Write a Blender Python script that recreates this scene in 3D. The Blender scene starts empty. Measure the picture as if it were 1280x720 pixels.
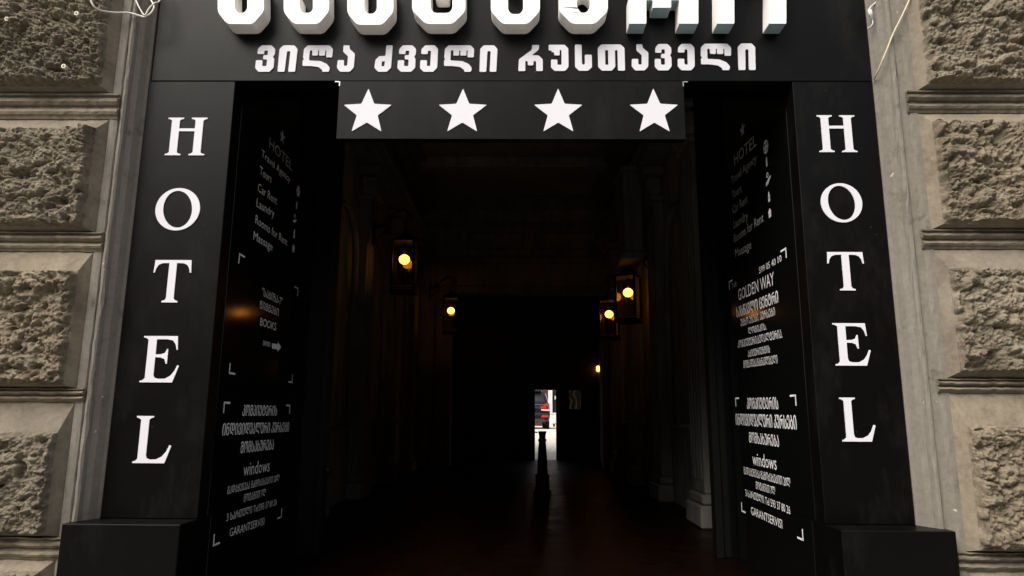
import bpy, math, random
import numpy as np
from mathutils import Vector, Matrix
from mathutils.geometry import tessellate_polygon

random.seed(7)
SC = bpy.context.scene
COL = SC.collection
PI = math.pi

# ------------------------------------------------------------------ camera
EYE = 1.5                      # eye height above the street
DIST = 3.6                     # camera to facade plane (y = 0)
FPX = 854.0                    # focal length in pixels of a 1280 wide frame


def _unit(v):
    v = np.array(v, float)
    return v / np.linalg.norm(v)


_d = np.array([650 - 640, 520 - 360, FPX])            # where the passage vanishes
_a = 670 - 640                                        # where verticals vanish (x)
_b = -(FPX ** 2 + _d[0] * _a) / _d[1]
CU = _unit([_a, _b, FPX])
CD = _unit(_d)
CR = np.cross(CD, CU)
if CR[0] < 0:
    CR = -CR

cam_data = bpy.data.cameras.new('camera')
cam = bpy.data.objects.new('camera', cam_data)
COL.objects.link(cam)
cam_data.sensor_width = 36.0
cam_data.lens = FPX / 1280 * 36.0
cam_data.clip_start = 0.05
cam_data.clip_end = 2000
cx_ = Vector((CR[0], CD[0], CU[0]))
cy_ = -Vector((CR[1], CD[1], CU[1]))
cz_ = -Vector((CR[2], CD[2], CU[2]))
M = Matrix((cx_, cy_, cz_)).transposed().to_4x4()
M.translation = Vector((0, -DIST, EYE))
cam.matrix_world = M
SC.camera = cam

# ------------------------------------------------------------------ world, sun, exposure
SUN_EL, SUN_AZ = math.radians(47), math.radians(216)   # veiled sun high over the street, from the left
world = bpy.data.worlds.new('World')
SC.world = world
world.use_nodes = True
wn = world.node_tree
sky = wn.nodes.new('ShaderNodeTexSky')
sky.sky_type = 'NISHITA'
sky.sun_disc = False
sky.sun_elevation = SUN_EL
sky.sun_rotation = SUN_AZ
sky.altitude = 450
sky.air_density = 1.0
sky.dust_density = 5.0
sky.ozone_density = 0.4
bg = wn.nodes['Background']
bg.inputs['Strength'].default_value = 0.075
hsv = wn.nodes.new('ShaderNodeHueSaturation')      # thin cloud: a paler, less blue sky
hsv.inputs['Saturation'].default_value = 0.35
wn.links.new(sky.outputs[0], hsv.inputs['Color'])
wn.links.new(hsv.outputs[0], bg.inputs['Color'])

sl = bpy.data.lights.new('sun', 'SUN')
sl.energy = 1.5
sl.angle = math.radians(40)
sl.color = (1.0, 0.94, 0.85)
so = bpy.data.objects.new('sun', sl)
COL.objects.link(so)
sdir = Vector((math.sin(SUN_AZ) * math.cos(SUN_EL), math.cos(SUN_AZ) * math.cos(SUN_EL), math.sin(SUN_EL)))
so.rotation_euler = (-sdir).to_track_quat('-Z', 'Y').to_euler()
so.location = sdir * 60

SC.view_settings.view_transform = 'Standard'
SC.view_settings.look = 'None'
SC.view_settings.exposure = 1.42
SC.view_settings.gamma = 1.0
SC.view_settings.use_curve_mapping = False
SC.render.engine = 'CYCLES'
SC.cycles.use_denoising = True
SC.cycles.max_bounces = 8
SC.cycles.sample_clamp_indirect = 6.0
SC.cycles.use_adaptive_sampling = False


# ------------------------------------------------------------------ pixel -> place
def ray(px, py):
    v = np.array([px - 640, py - 360, FPX])
    return np.array([v @ CR, v @ CD, v @ CU])


def at(px, py, Y=0.0):
    w = ray(px, py)
    w = w * ((Y + DIST) / w[1])
    return Vector((w[0], w[1] - DIST, w[2] + EYE))


def at_x(px, py, X):
    w = ray(px, py)
    w = w * (X / w[0])
    return Vector((w[0], w[1] - DIST, w[2] + EYE))


# ------------------------------------------------------------------ materials
def mat(name, col, rough=0.6, spec=0.5, metal=0.0):
    m = bpy.data.materials.new(name)
    m.use_nodes = True
    b = m.node_tree.nodes['Principled BSDF']
    b.inputs['Base Color'].default_value = (*col, 1)
    b.inputs['Roughness'].default_value = rough
    b.inputs['Specular IOR Level'].default_value = spec
    b.inputs['Metallic'].default_value = metal
    return m


def nodes(m):
    t = m.node_tree
    return t, t.nodes['Principled BSDF']


def add_noise(t, scale, detail=6, rough=0.6, coord='Object', stretch=None):
    tc = t.nodes.new('ShaderNodeTexCoord')
    n = t.nodes.new('ShaderNodeTexNoise')
    n.inputs['Scale'].default_value = scale
    n.inputs['Detail'].default_value = detail
    n.inputs['Roughness'].default_value = rough
    if stretch:
        mp = t.nodes.new('ShaderNodeMapping')
        mp.inputs['Scale'].default_value = stretch
        t.links.new(tc.outputs[coord], mp.inputs[0])
        t.links.new(mp.outputs[0], n.inputs['Vector'])
    else:
        t.links.new(tc.outputs[coord], n.inputs['Vector'])
    return n


def ramp(t, src, stops):
    r = t.nodes.new('ShaderNodeValToRGB')
    e = r.color_ramp.elements
    while len(e) < len(stops):
        e.new(0.5)
    for k, (p, c) in enumerate(stops):
        e[k].position = p
        e[k].color = (*c, 1) if len(c) == 3 else c
    t.links.new(src, r.inputs[0])
    return r


def mixc(t, fac, a, b, mode='MIX'):
    x = t.nodes.new('ShaderNodeMix')
    x.data_type = 'RGBA'
    x.blend_type = mode
    if isinstance(fac, (int, float)):
        x.inputs[0].default_value = fac
    else:
        t.links.new(fac, x.inputs[0])
    for s, i in ((a, 6), (b, 7)):
        if isinstance(s, tuple):
            x.inputs[i].default_value = (*s, 1)
        else:
            t.links.new(s, x.inputs[i])
    return x.outputs[2]


def bump(t, b, src, strength, dist):
    k = t.nodes.new('ShaderNodeBump')
    k.inputs['Strength'].default_value = strength
    k.inputs['Distance'].default_value = dist
    t.links.new(src, k.inputs['Height'])
    t.links.new(k.outputs[0], b.inputs['Normal'])


def stone_mat(name, dark, mid, light, bump_scale, bump_d, rough=0.92, streaks=0.3, vary=False, chips=False):
    m = mat(name, mid, rough, 0.25)
    t, b = nodes(m)
    big = add_noise(t, 1.7, 5, 0.6)
    fine = add_noise(t, 38, 8, 0.7)
    streak = add_noise(t, 5, 7, 0.7, stretch=(1.2, 1.2, 0.6))
    c1 = ramp(t, big.outputs['Fac'], [(0.35, dark), (0.62, mid)])
    c2 = ramp(t, fine.outputs['Fac'], [(0.36, dark), (0.52, mid), (0.70, light)])
    c = mixc(t, 0.6, c1.outputs[0], c2.outputs[0])
    st = ramp(t, streak.outputs['Fac'], [(0.44, (0.55, 0.52, 0.48)), (0.58, (1, 1, 1))])
    c = mixc(t, streaks, c, st.outputs[0], 'MULTIPLY')
    if vary:                                    # every block is a stone of its own, some sootier
        oi = t.nodes.new('ShaderNodeObjectInfo')
        rr = ramp(t, oi.outputs['Random'], [(0.0, (0.72, 0.70, 0.68)), (0.5, (0.95, 0.93, 0.90)), (1.0, (1.08, 1.03, 0.95))])
        c = mixc(t, 1.0, c, rr.outputs[0], 'MULTIPLY')
        so_ = add_noise(t, 3.1, 8, 0.7)
        sr = ramp(t, so_.outputs['Fac'], [(0.38, (0.55, 0.53, 0.52)), (0.52, (1, 1, 1))])
        c = mixc(t, 0.6, c, sr.outputs[0], 'MULTIPLY')
    if chips:                                   # flaked paint
        ch = add_noise(t, 13, 3, 0.55)
        cr = ramp(t, ch.outputs['Fac'], [(0.715, (0, 0, 0)), (0.73, (1, 1, 1))])
        c = mixc(t, cr.outputs[0], c, (0.46, 0.42, 0.36))
        dk = add_noise(t, 9, 5, 0.7)
        dr_ = ramp(t, dk.outputs['Fac'], [(0.30, (0.55, 0.52, 0.48)), (0.42, (1, 1, 1))])
        c = mixc(t, 0.8, c, dr_.outputs[0], 'MULTIPLY')
    t.links.new(c, b.inputs['Base Color'])
    bn = add_noise(t, bump_scale, 9, 0.72)
    bump(t, b, bn.outputs['Fac'], 1.0, bump_d)
    return m


MAT = {}
MAT['rock'] = stone_mat('rough_rock', (0.130, 0.110, 0.082), (0.265, 0.230, 0.174), (0.40, 0.352, 0.276), 62, 0.013, 0.92, 0.2, True)
MAT['dressed'] = stone_mat('dressed_stone', (0.175, 0.150, 0.117), (0.235, 0.206, 0.163), (0.285, 0.251, 0.202), 120, 0.0022, 0.92, 0.25, True)
MAT['jamb'] = stone_mat('grey_jamb', (0.165, 0.148, 0.124), (0.205, 0.186, 0.157), (0.24, 0.218, 0.185), 140, 0.0016, 0.92, 0.14, False, True)


def black_mat(name, col, rough, spec, grain=0.0):
    m = mat(name, col, rough, spec)
    t, b = nodes(m)
    n = add_noise(t, 2.6, 7, 0.68)
    r = t.nodes.new('ShaderNodeMapRange')
    r.inputs['To Min'].default_value = rough * 0.72
    r.inputs['To Max'].default_value = rough * 1.25
    t.links.new(n.outputs['Fac'], r.inputs['Value'])
    t.links.new(r.outputs[0], b.inputs['Roughness'])
    if grain:
        g = add_noise(t, 330, 3, 0.6)
        bump(t, b, g.outputs['Fac'], 0.5, grain)
        d = add_noise(t, 240, 2, 0.5)
        c = ramp(t, d.outputs['Fac'], [(0.68, col), (0.80, tuple(x * 3.2 + 0.01 for x in col))])
        du = add_noise(t, 4.5, 9, 0.74, stretch=(1, 1, 0.45))
        dr = ramp(t, du.outputs['Fac'], [(0.50, (0, 0, 0)), (0.72, (1, 1, 1))])
        cc = mixc(t, dr.outputs[0], c.outputs[0], (0.0085, 0.0078, 0.0068))
        sp = add_noise(t, 46, 2, 0.5)
        sr = ramp(t, sp.outputs['Fac'], [(0.775, (0, 0, 0)), (0.79, (1, 1, 1))])
        cc = mixc(t, sr.outputs[0], cc, (0.06, 0.055, 0.05))
        t.links.new(cc, b.inputs['Base Color'])
    return m


MAT['panel'] = black_mat('black_sign_film', (0.0022, 0.0020, 0.0018), 0.37, 0.115, 0.0010)
MAT['reveal'] = black_mat('black_gloss_film', (0.003, 0.003, 0.003), 0.10, 0.22)
MAT['frame_black'] = black_mat('black_door_paint', (0.003, 0.003, 0.003), 0.55, 0.15)
MAT['white_film'] = mat('white_film', (0.63, 0.62, 0.66), 0.55, 0.3)
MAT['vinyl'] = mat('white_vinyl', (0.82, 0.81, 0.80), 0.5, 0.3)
MAT['vinyl_shaded'] = mat('shaded_vinyl', (0.42, 0.42, 0.43), 0.5, 0.3)  # white vinyl in weak grazing light: the dimness is put into its colour
MAT['alu'] = mat('bare_aluminium', (0.45, 0.45, 0.46), 0.35, 0.5, 0.9)


def foam_mat(name, col):
    m = mat(name, col, 0.55, 0.35)
    t, b = nodes(m)
    n = add_noise(t, 14, 6, 0.65)
    c = ramp(t, n.outputs['Fac'], [(0.30, tuple(x * 0.94 for x in col)), (0.55, col)])
    t.links.new(c.outputs[0], b.inputs['Base Color'])
    return m


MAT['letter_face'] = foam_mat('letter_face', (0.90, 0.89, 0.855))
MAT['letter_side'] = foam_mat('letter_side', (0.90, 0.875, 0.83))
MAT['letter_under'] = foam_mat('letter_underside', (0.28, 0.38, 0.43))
MAT['cable_white'] = mat('cable_white', (0.62, 0.57, 0.50), 0.5, 0.4)
MAT['cable_beige'] = mat('cable_beige', (0.55, 0.47, 0.33), 0.55, 0.3)
MAT['plug_plastic'] = mat('plug_plastic', (0.70, 0.70, 0.72), 0.4, 0.5)
MAT['plug_sleeve'] = mat('plug_sleeve', (0.66, 0.60, 0.50), 0.6, 0.3)
MAT['drill_hole'] = mat('drill_hole', (0.02, 0.018, 0.015), 0.9, 0.1)


def plaster_mat(name, a, b_, rough=0.8):
    m = mat(name, a, rough, 0.3)
    t, b = nodes(m)
    n = add_noise(t, 2.2, 7, 0.65)
    s = add_noise(t, 5, 6, 0.6, stretch=(1.5, 1.5, 0.2))
    c = ramp(t, n.outputs['Fac'], [(0.36, b_), (0.6, a)])
    st = ramp(t, s.outputs['Fac'], [(0.42, (0.6, 0.58, 0.55)), (0.58, (1, 1, 1))])
    c = mixc(t, 0.6, c.outputs[0], st.outputs[0], 'MULTIPLY')
    t.links.new(c, b.inputs['Base Color'])
    f = add_noise(t, 60, 5, 0.6)
    bump(t, b, f.outputs['Fac'], 0.5, 0.003)
    return m


MAT['hall'] = plaster_mat('hall_plaster', (0.25, 0.235, 0.205), (0.17, 0.16, 0.14))
MAT['hall_trim'] = plaster_mat('hall_trim', (0.19, 0.18, 0.16), (0.13, 0.122, 0.108))
MAT['hall_ceiling'] = plaster_mat('hall_ceiling', (0.34, 0.32, 0.285), (0.25, 0.235, 0.21))
MAT['dark_wood'] = plaster_mat('dark_wood', (0.014, 0.010, 0.008), (0.009, 0.007, 0.006), 0.45)
MAT['iron'] = mat('black_iron', (0.004, 0.004, 0.004), 0.6, 0.2)

m = mat('hall_floor', (0.045, 0.016, 0.012), 0.32, 0.07)
t, b = nodes(m)
n = add_noise(t, 7, 6, 0.6)
c = ramp(t, n.outputs['Fac'], [(0.35, (0.0022, 0.0008, 0.0006)), (0.65, (0.0050, 0.0015, 0.0011))])
t.links.new(c.outputs[0], b.inputs['Base Color'])
r = ramp(t, n.outputs['Fac'], [(0.3, (0.30, 0.30, 0.30)), (0.7, (0.50, 0.50, 0.50))])
t.links.new(r.outputs[0], b.inputs['Roughness'])
f = add_noise(t, 24, 4, 0.6)
bump(t, b, f.outputs['Fac'], 0.4, 0.004)
MAT['floor'] = m

m = mat('street_asphalt', (0.055, 0.054, 0.052), 0.9, 0.2)
t, b = nodes(m)
n = add_noise(t, 90, 6, 0.7)
c = ramp(t, n.outputs['Fac'], [(0.35, (0.035, 0.034, 0.033)), (0.65, (0.07, 0.068, 0.066))])
t.links.new(c.outputs[0], b.inputs['Base Color'])
bump(t, b, n.outputs['Fac'], 0.6, 0.006)
MAT['asphalt'] = m
m = mat('grey_slabs', (0.34, 0.32, 0.29), 0.9, 0.2)
t, b = nodes(m)
n = add_noise(t, 5, 7, 0.65)
c = ramp(t, n.outputs['Fac'], [(0.35, (0.19, 0.18, 0.162)), (0.65, (0.29, 0.275, 0.25))])
t.links.new(c.outputs[0], b.inputs['Base Color'])
bump(t, b, n.outputs['Fac'], 0.5, 0.004)
MAT['slabs'] = m
m = mat('pale_paving', (0.5, 0.46, 0.40), 0.85, 0.2)
t, b = nodes(m)
n = add_noise(t, 3, 6, 0.6)
c = ramp(t, n.outputs['Fac'], [(0.35, (0.56, 0.51, 0.43)), (0.65, (0.70, 0.64, 0.54))])
t.links.new(c.outputs[0], b.inputs['Base Color'])
MAT['paving'] = m
MAT['opposite'] = plaster_mat('dark_blocker', (0.05, 0.046, 0.04), (0.03, 0.028, 0.025))  # dark coat of the added sky blocker, keeps the low reflections dark

# lamps
m = bpy.data.materials.new('bulb_glow')
m.use_nodes = True
t = m.node_tree
t.nodes.clear()
em = t.nodes.new('ShaderNodeEmission')
em.inputs['Color'].default_value = (1.0, 0.38, 0.05, 1)
em.inputs['Strength'].default_value = 3.6
out = t.nodes.new('ShaderNodeOutputMaterial')
t.links.new(em.outputs[0], out.inputs[0])
MAT['bulb'] = m

m = bpy.data.materials.new('lantern_glass')
m.use_nodes = True
t = m.node_tree
t.nodes.clear()
tr = t.nodes.new('ShaderNodeBsdfTransparent')
tr.inputs['Color'].default_value = (0.82, 0.74, 0.60, 1)
gl = t.nodes.new('ShaderNodeBsdfGlossy')
gl.inputs['Roughness'].default_value = 0.03
gl.inputs['Color'].default_value = (0.9, 0.85, 0.75, 1)
fr = t.nodes.new('ShaderNodeFresnel')
fr.inputs['IOR'].default_value = 1.5
ad = t.nodes.new('ShaderNodeMath')
ad.operation = 'ADD'
ad.inputs[1].default_value = 0.02
t.links.new(fr.outputs[0], ad.inputs[0])
mx = t.nodes.new('ShaderNodeMixShader')
t.links.new(ad.outputs[0], mx.inputs[0])
t.links.new(tr.outputs[0], mx.inputs[1])
t.links.new(gl.outputs[0], mx.inputs[2])
out = t.nodes.new('ShaderNodeOutputMaterial')
t.links.new(mx.outputs[0], out.inputs[0])
MAT['glass'] = m

# car
MAT['car_paint'] = mat('black_car_paint', (0.010, 0.010, 0.012), 0.12, 0.5)
MAT['car_glass'] = mat('car_glass', (0.50, 0.52, 0.53), 0.06, 0.5, 0.95)
MAT['car_plastic'] = mat('car_plastic', (0.02, 0.02, 0.021), 0.6, 0.4)
MAT['tail_red'] = mat('tail_red', (0.42, 0.025, 0.018), 0.15, 0.6)
MAT['tail_clear'] = mat('tail_clear', (0.75, 0.74, 0.72), 0.15, 0.6)
MAT['chrome'] = mat('chrome', (0.8, 0.8, 0.8), 0.12, 0.5, 1.0)
MAT['rubber'] = mat('rubber', (0.018, 0.018, 0.018), 0.85, 0.2)
MAT['alloy'] = mat('alloy', (0.5, 0.5, 0.52), 0.3, 0.5, 0.8)
MAT['maroon'] = plaster_mat('maroon_paint', (0.10, 0.018, 0.016), (0.06, 0.012, 0.011))
MAT['white_paint'] = plaster_mat('white_paint', (0.74, 0.72, 0.68), (0.62, 0.60, 0.56))
MAT['gate_dark'] = mat('gate_dark', (0.012, 0.012, 0.013), 0.6, 0.3)
MAT['rust'] = mat('rust_orange', (0.30, 0.09, 0.03), 0.7, 0.3)

# ------------------------------------------------------------------ mesh helpers
ORG = {}


class MB:
    def __init__(self):
        self.v, self.f, self.mi, self.sm = [], [], [], []

    def add(self, vs, fs, mi=0, smooth=False):
        o = len(self.v)
        self.v += [tuple(x) for x in vs]
        for q in fs:
            self.f.append(tuple(i + o for i in q))
            self.mi.append(mi)
            self.sm.append(smooth)
        return self

    def box(self, x0, x1, y0, y1, z0, z1, mi=0, bev=0.0):
        if bev <= 0:
            vs = [(x, y, z) for z in (z0, z1) for y in (y0, y1) for x in (x0, x1)]
            return self.add(vs, [(0, 2, 3, 1), (4, 5, 7, 6), (0, 1, 5, 4), (2, 6, 7, 3), (0, 4, 6, 2), (1, 3, 7, 5)], mi)
        e = min(bev, (x1 - x0) / 2.01, (y1 - y0) / 2.01, (z1 - z0) / 2.01)
        import itertools
        vs, idx = [], {}
        for sx, sy, sz in itertools.product((0, 1), repeat=3):
            c = ((x0, x1)[sx], (y0, y1)[sy], (z0, z1)[sz])
            n = ((e, -e)[sx], (e, -e)[sy], (e, -e)[sz])
            for ax in range(3):
                p = [c[k] + (0 if k == ax else n[k]) for k in range(3)]
                idx[(sx, sy, sz, ax)] = len(vs)
                vs.append(p)
        I = lambda a, b, c, ax: idx[(a, b, c, ax)]
        fs = []
        for s in (0, 1):
            fs.append([I(s, 0, 0, 0), I(s, 1, 0, 0), I(s, 1, 1, 0), I(s, 0, 1, 0)])
            fs.append([I(0, s, 0, 1), I(1, s, 0, 1), I(1, s, 1, 1), I(0, s, 1, 1)])
            fs.append([I(0, 0, s, 2), I(1, 0, s, 2), I(1, 1, s, 2), I(0, 1, s, 2)])
        for a in (0, 1):
            for b in (0, 1):
                fs.append([I(0, a, b, 1), I(1, a, b, 1), I(1, a, b, 2), I(0, a, b, 2)])
                fs.append([I(a, 0, b, 0), I(a, 1, b, 0), I(a, 1, b, 2), I(a, 0, b, 2)])
                fs.append([I(a, b, 0, 0), I(a, b, 1, 0), I(a, b, 1, 1), I(a, b, 0, 1)])
        for c in itertools.product((0, 1), repeat=3):
            fs.append([I(*c, 0), I(*c, 1), I(*c, 2)])
        return self.add(vs, fs, mi)

    def tube(self, pts, r, n=8, mi=0, caps=True):
        pts = [Vector(p) for p in pts]
        rs = r if isinstance(r, (list, tuple)) else [r] * len(pts)
        vs, fs = [], []
        up = None
        for k, p in enumerate(pts):
            tg = (pts[min(k + 1, len(pts) - 1)] - pts[max(k - 1, 0)]).normalized()
            if up is None:
                up = tg.orthogonal().normalized()
            up = (up - tg * up.dot(tg)).normalized()
            sd = tg.cross(up)
            for j in range(n):
                a = 2 * PI * j / n
                vs.append(p + (up * math.cos(a) + sd * math.sin(a)) * rs[k])
        for k in range(len(pts) - 1):
            for j in range(n):
                fs.append((k * n + j, k * n + (j + 1) % n, (k + 1) * n + (j + 1) % n, (k + 1) * n + j))
        if caps:
            fs.append(tuple(range(n))[::-1])
            fs.append(tuple(range((len(pts) - 1) * n, len(pts) * n)))
        return self.add(vs, fs, mi, True)

    def lathe(self, prof, c=(0, 0, 0), n=20, mi=0, smooth=True):
        vs, fs = [], []
        for (r, z) in prof:
            for j in range(n):
                a = 2 * PI * j / n
                vs.append((c[0] + r * math.cos(a), c[1] + r * math.sin(a), c[2] + z))
        for k in range(len(prof) - 1):
            for j in range(n):
                fs.append((k * n + j, k * n + (j + 1) % n, (k + 1) * n + (j + 1) % n, (k + 1) * n + j))
        fs.append(tuple(range(n))[::-1])
        fs.append(tuple(range((len(prof) - 1) * n, len(prof) * n)))
        return self.add(vs, fs, mi, smooth)

    def prism(self, outer, holes, fn, depth, mi_face=0, mi_side=0, under=None):
        """outline (2-d) with holes; fn maps a point to the front plane, depth is the vector to the back"""
        loops = [outer] + list(holes)
        flat = [p for l in loops for p in l]
        front = [Vector(fn(*p)) for p in flat]
        back = [p + depth for p in front]
        n = len(flat)
        tris = tessellate_polygon([[Vector((p[0], p[1], 0)) for p in l] for l in loops])
        o = len(self.v)
        self.v += [tuple(p) for p in front + back]
        dn = depth.normalized()
        for tq in tris:
            a, b_, c_ = (front[i] for i in tq)
            if (b_ - a).cross(c_ - a).dot(dn) > 0:
                tq = tq[::-1]
            self.f.append(tuple(o + i for i in tq)); self.mi.append(mi_face); self.sm.append(False)
            self.f.append(tuple(o + n + i for i in tq[::-1])); self.mi.append(mi_side); self.sm.append(False)
        s = 0
        for l in loops:
            k = len(l)
            for i in range(k):
                a, b_ = s + i, s + (i + 1) % k
                mi = mi_side
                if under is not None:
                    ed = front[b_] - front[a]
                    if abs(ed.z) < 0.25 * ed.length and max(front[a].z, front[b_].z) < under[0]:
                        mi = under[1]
                self.f.append((o + a, o + b_, o + n + b_, o + n + a)); self.mi.append(mi); self.sm.append(False)
            s += k
        return self


def mesh_obj(name, mb, mats, parent=None, recalc=True):
    me = bpy.data.meshes.new(name)
    org = ORG.get(parent.name, Vector((0, 0, 0))) if parent is not None else Vector((0, 0, 0))
    vs = [(v[0] - org.x, v[1] - org.y, v[2] - org.z) for v in mb.v]
    me.from_pydata(vs, [], mb.f)
    if not isinstance(mats, (list, tuple)):
        mats = [mats]
    for x in mats:
        me.materials.append(x)
    me.polygons.foreach_set('material_index', mb.mi)
    me.polygons.foreach_set('use_smooth', mb.sm)
    if recalc:
        import bmesh
        bm = bmesh.new()
        bm.from_mesh(me)
        bmesh.ops.recalc_face_normals(bm, faces=bm.faces)
        bm.to_mesh(me)
        bm.free()
    me.update()
    o = bpy.data.objects.new(name, me)
    COL.objects.link(o)
    if parent is not None:
        o.parent = parent
    ORG[o.name] = org
    return o


def tag(o, label=None, cat=None, group=None, kind=None):
    if label: o['label'] = label
    if cat: o['category'] = cat
    if group: o['group'] = group
    if kind: o['kind'] = kind
    return o


def thing(name, label, cat, loc=(0, 0, 0), group=None):
    o = bpy.data.objects.new(name, None)
    o.empty_display_size = 0.1
    COL.objects.link(o)
    o.location = loc
    ORG[o.name] = Vector(loc)
    return tag(o, label, cat, group)


def copy_thing(src, loc, rz, label, scale=1.0):
    c = src.copy()
    COL.objects.link(c)
    c.location = loc
    c.rotation_euler = (0, 0, rz)
    c.scale = (scale,) * 3
    c['label'] = label
    for ch in list(src.children):
        d = ch.copy(); COL.objects.link(d); d.parent = c
        for g in list(ch.children):
            e = g.copy(); COL.objects.link(e); e.parent = d
    return c


def arc(cx, cy, rx, ry, a0, a1, n):
    return [(cx + rx * math.cos(math.radians(a0 + (a1 - a0) * k / n)), cy + ry * math.sin(math.radians(a0 + (a1 - a0) * k / n))) for k in range(n + 1)]


def spline(pts, per=8):
    """Catmull-Rom through points"""
    P = [Vector(p) for p in pts]
    P = [P[0] * 2 - P[1]] + P + [P[-1] * 2 - P[-2]]
    out = []
    for i in range(1, len(P) - 2):
        for k in range(per):
            u = k / per
            a, b_, c_, d_ = P[i - 1:i + 3]
            out.append(0.5 * ((2 * b_) + (c_ - a) * u + (2 * a - 5 * b_ + 4 * c_ - d_) * u * u + (3 * b_ - a - 3 * c_ + d_) * u ** 3))
    out.append(P[-2])
    return out


def round_poly(pts, r, n=3):
    """cut the corners of a closed outline"""
    out = []
    k = len(pts)
    for i in range(k):
        p = Vector(pts[i]); a = Vector(pts[i - 1]); c_ = Vector(pts[(i + 1) % k])
        d1, d2 = a - p, c_ - p
        l = min(r, d1.length * 0.45, d2.length * 0.45)
        s, e = p + d1.normalized() * l, p + d2.normalized() * l
        for j in range(n + 1):
            u = j / n
            q = s * (1 - u) ** 2 + p * 2 * u * (1 - u) + e * u * u
            out.append((q.x, q.y))
    return out


# ------------------------------------------------------------------ main measures
XL, XR = -1.632, 1.530           # faces of the reveals
OL, OR = -2.130, 1.983           # outer edges of the black panels
Z_SIGN = EYE + 1.870             # lower edge of the sign board
Z_LEDGE = EYE - 0.525            # top of the black base boxes
Z_IN = EYE - 1.0                 # floor of the passage
Y_IN = 1.62                      # inner end of the reveals
Y_BASE = -0.18                   # front of the base boxes
YJ = -0.10                       # jamb strip / drafted margin plane
YR = -0.150                      # edge of the rock faces
HL, HR = -2.10, 1.85             # passage walls
Y_CROSS, Y_END = 10.4, 12.6
Z_CEIL = EYE + 4.6

# ------------------------------------------------------------------ setting: ground
g = MB(); g.box(-60, 60, -60, -0.6, -0.3, -0.12)
tag(mesh_obj('street', g, MAT['asphalt']), 'dark asphalt street in front of the stone facade', kind='structure')
g = MB(); g.box(-60, 60, -0.6 - 2.2 - 3.4, Y_BASE + 1.0, -0.25, 0.0)
tag(mesh_obj('pavement', g, MAT['slabs']), 'grey pavement slabs in front of the entrance', kind='structure')
g = MB()
g.box(HL - 0.05, HR + 0.05, 0.05, Y_END + 0.25, Z_IN - 0.18, Z_IN)
for k in range(3):
    zz = Z_IN - 0.166 * (k + 1)
    g.box(XL + 0.004, XR - 0.004, 0.05 - 0.30 * (k + 1) + 0.0, 0.048 - 0.30 * k, max(-0.1, zz - 0.166), zz, 0, 0.01) if zz > 0.05 else None
tag(mesh_obj('floor', g, MAT['floor']), 'dark reddish floor of the passage', kind='structure')
pz = at(680, 536.5, 26.4).z
g = MB()
g.add([(-9, Y_END + 0.25, Z_IN - 0.01), (9, Y_END + 0.25, Z_IN - 0.01), (9, 24.5, pz), (-9, 24.5, pz), (9, 60, pz), (-9, 60, pz)], [(0, 1, 2, 3), (3, 2, 4, 5)])
tag(mesh_obj('road', g, MAT['paving']), 'sunlit pale road beyond the passage', kind='structure')

# ------------------------------------------------------------------ stone building
bld = thing('stone_building', 'grey brown stone facade of rough rock blocks around the black hotel entrance', 'building', (0, 0.2, 0))
g = MB()
g.box(-7, OL - 0.075, 0.02, Y_END, -0.1, 7.0)
mesh_obj('side_wall', g, MAT['dressed'], bld)
g = MB()
g.box(OR + 0.075, 7, 0.02, Y_END, -0.1, 7.0)
mesh_obj('side_wall', g, MAT['dressed'], bld)
g = MB()
g.box(OL - 0.073, OR + 0.073, 0.14, Y_IN - 0.05, EYE + 3.35, 7.0)
mesh_obj('upper_wall', g, MAT['dressed'], bld)
g = MB()
g.box(OL - 0.073, OR + 0.073, Y_IN - 0.05, Y_END, Z_CEIL + 0.35, 7.0)
mesh_obj('upper_wall', g, MAT['dressed'], bld)
g = MB()
g.box(OL - 0.073, HL - 0.012, Y_IN + 0.14, Y_END, -0.1, Z_CEIL + 0.34)
mesh_obj('inner_wall', g, MAT['dressed'], bld)
g = MB()
g.box(HR + 0.012, OR + 0.073, Y_IN + 0.14, Y_END, -0.1, Z_CEIL + 0.34)
mesh_obj('inner_wall', g, MAT['dressed'], bld)


def grid_noise(nx, nz, sx, sz, cell, seed):
    """smooth value noise on a (nz, nx) grid"""
    rs = np.random.RandomState(seed)
    gx, gz = int(sx / cell) + 4, int(sz / cell) + 4
    L = rs.rand(gz, gx)
    X = np.linspace(0, sx / cell, nx) + 0.5
    Z = np.linspace(0, sz / cell, nz) + 0.5
    xi, zi = X.astype(int), Z.astype(int)
    fx, fz = X - xi, Z - zi
    fx, fz = fx * fx * (3 - 2 * fx), fz * fz * (3 - 2 * fz)
    a = L[np.ix_(zi, xi)] * (1 - fx) + L[np.ix_(zi, xi + 1)] * fx
    c = L[np.ix_(zi + 1, xi)] * (1 - fx) + L[np.ix_(zi + 1, xi + 1)] * fx
    return a * (1 - fz)[:, None] + c * fz[:, None]


def worley(PX, PZ, cell, seed):
    """distance to nearest and second nearest jittered point, plus the id value of the nearest"""
    rs = np.random.RandomState(seed)
    X, Z = PX / cell + 3, PZ / cell + 3
    n = int(max(X.max(), Z.max())) + 5
    JX, JZ, V = rs.rand(n, n), rs.rand(n, n), rs.rand(n, n)
    xi, zi = X.astype(int), Z.astype(int)
    f1 = np.full(X.shape, 9.0); f2 = np.full(X.shape, 9.0); val = np.zeros(X.shape)
    for dx in (-1, 0, 1):
        for dz in (-1, 0, 1):
            cx, cz = np.clip(xi + dx, 0, n - 1), np.clip(zi + dz, 0, n - 1)
            d = np.hypot(cx + JX[cz, cx] - X, cz + JZ[cz, cx] - Z)
            nearer = d < f1
            f2 = np.where(nearer, f1, np.minimum(f2, d))
            val = np.where(nearer, V[cz, cx], val)
            f1 = np.where(nearer, d, f1)
    return f1, f2, val


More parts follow.
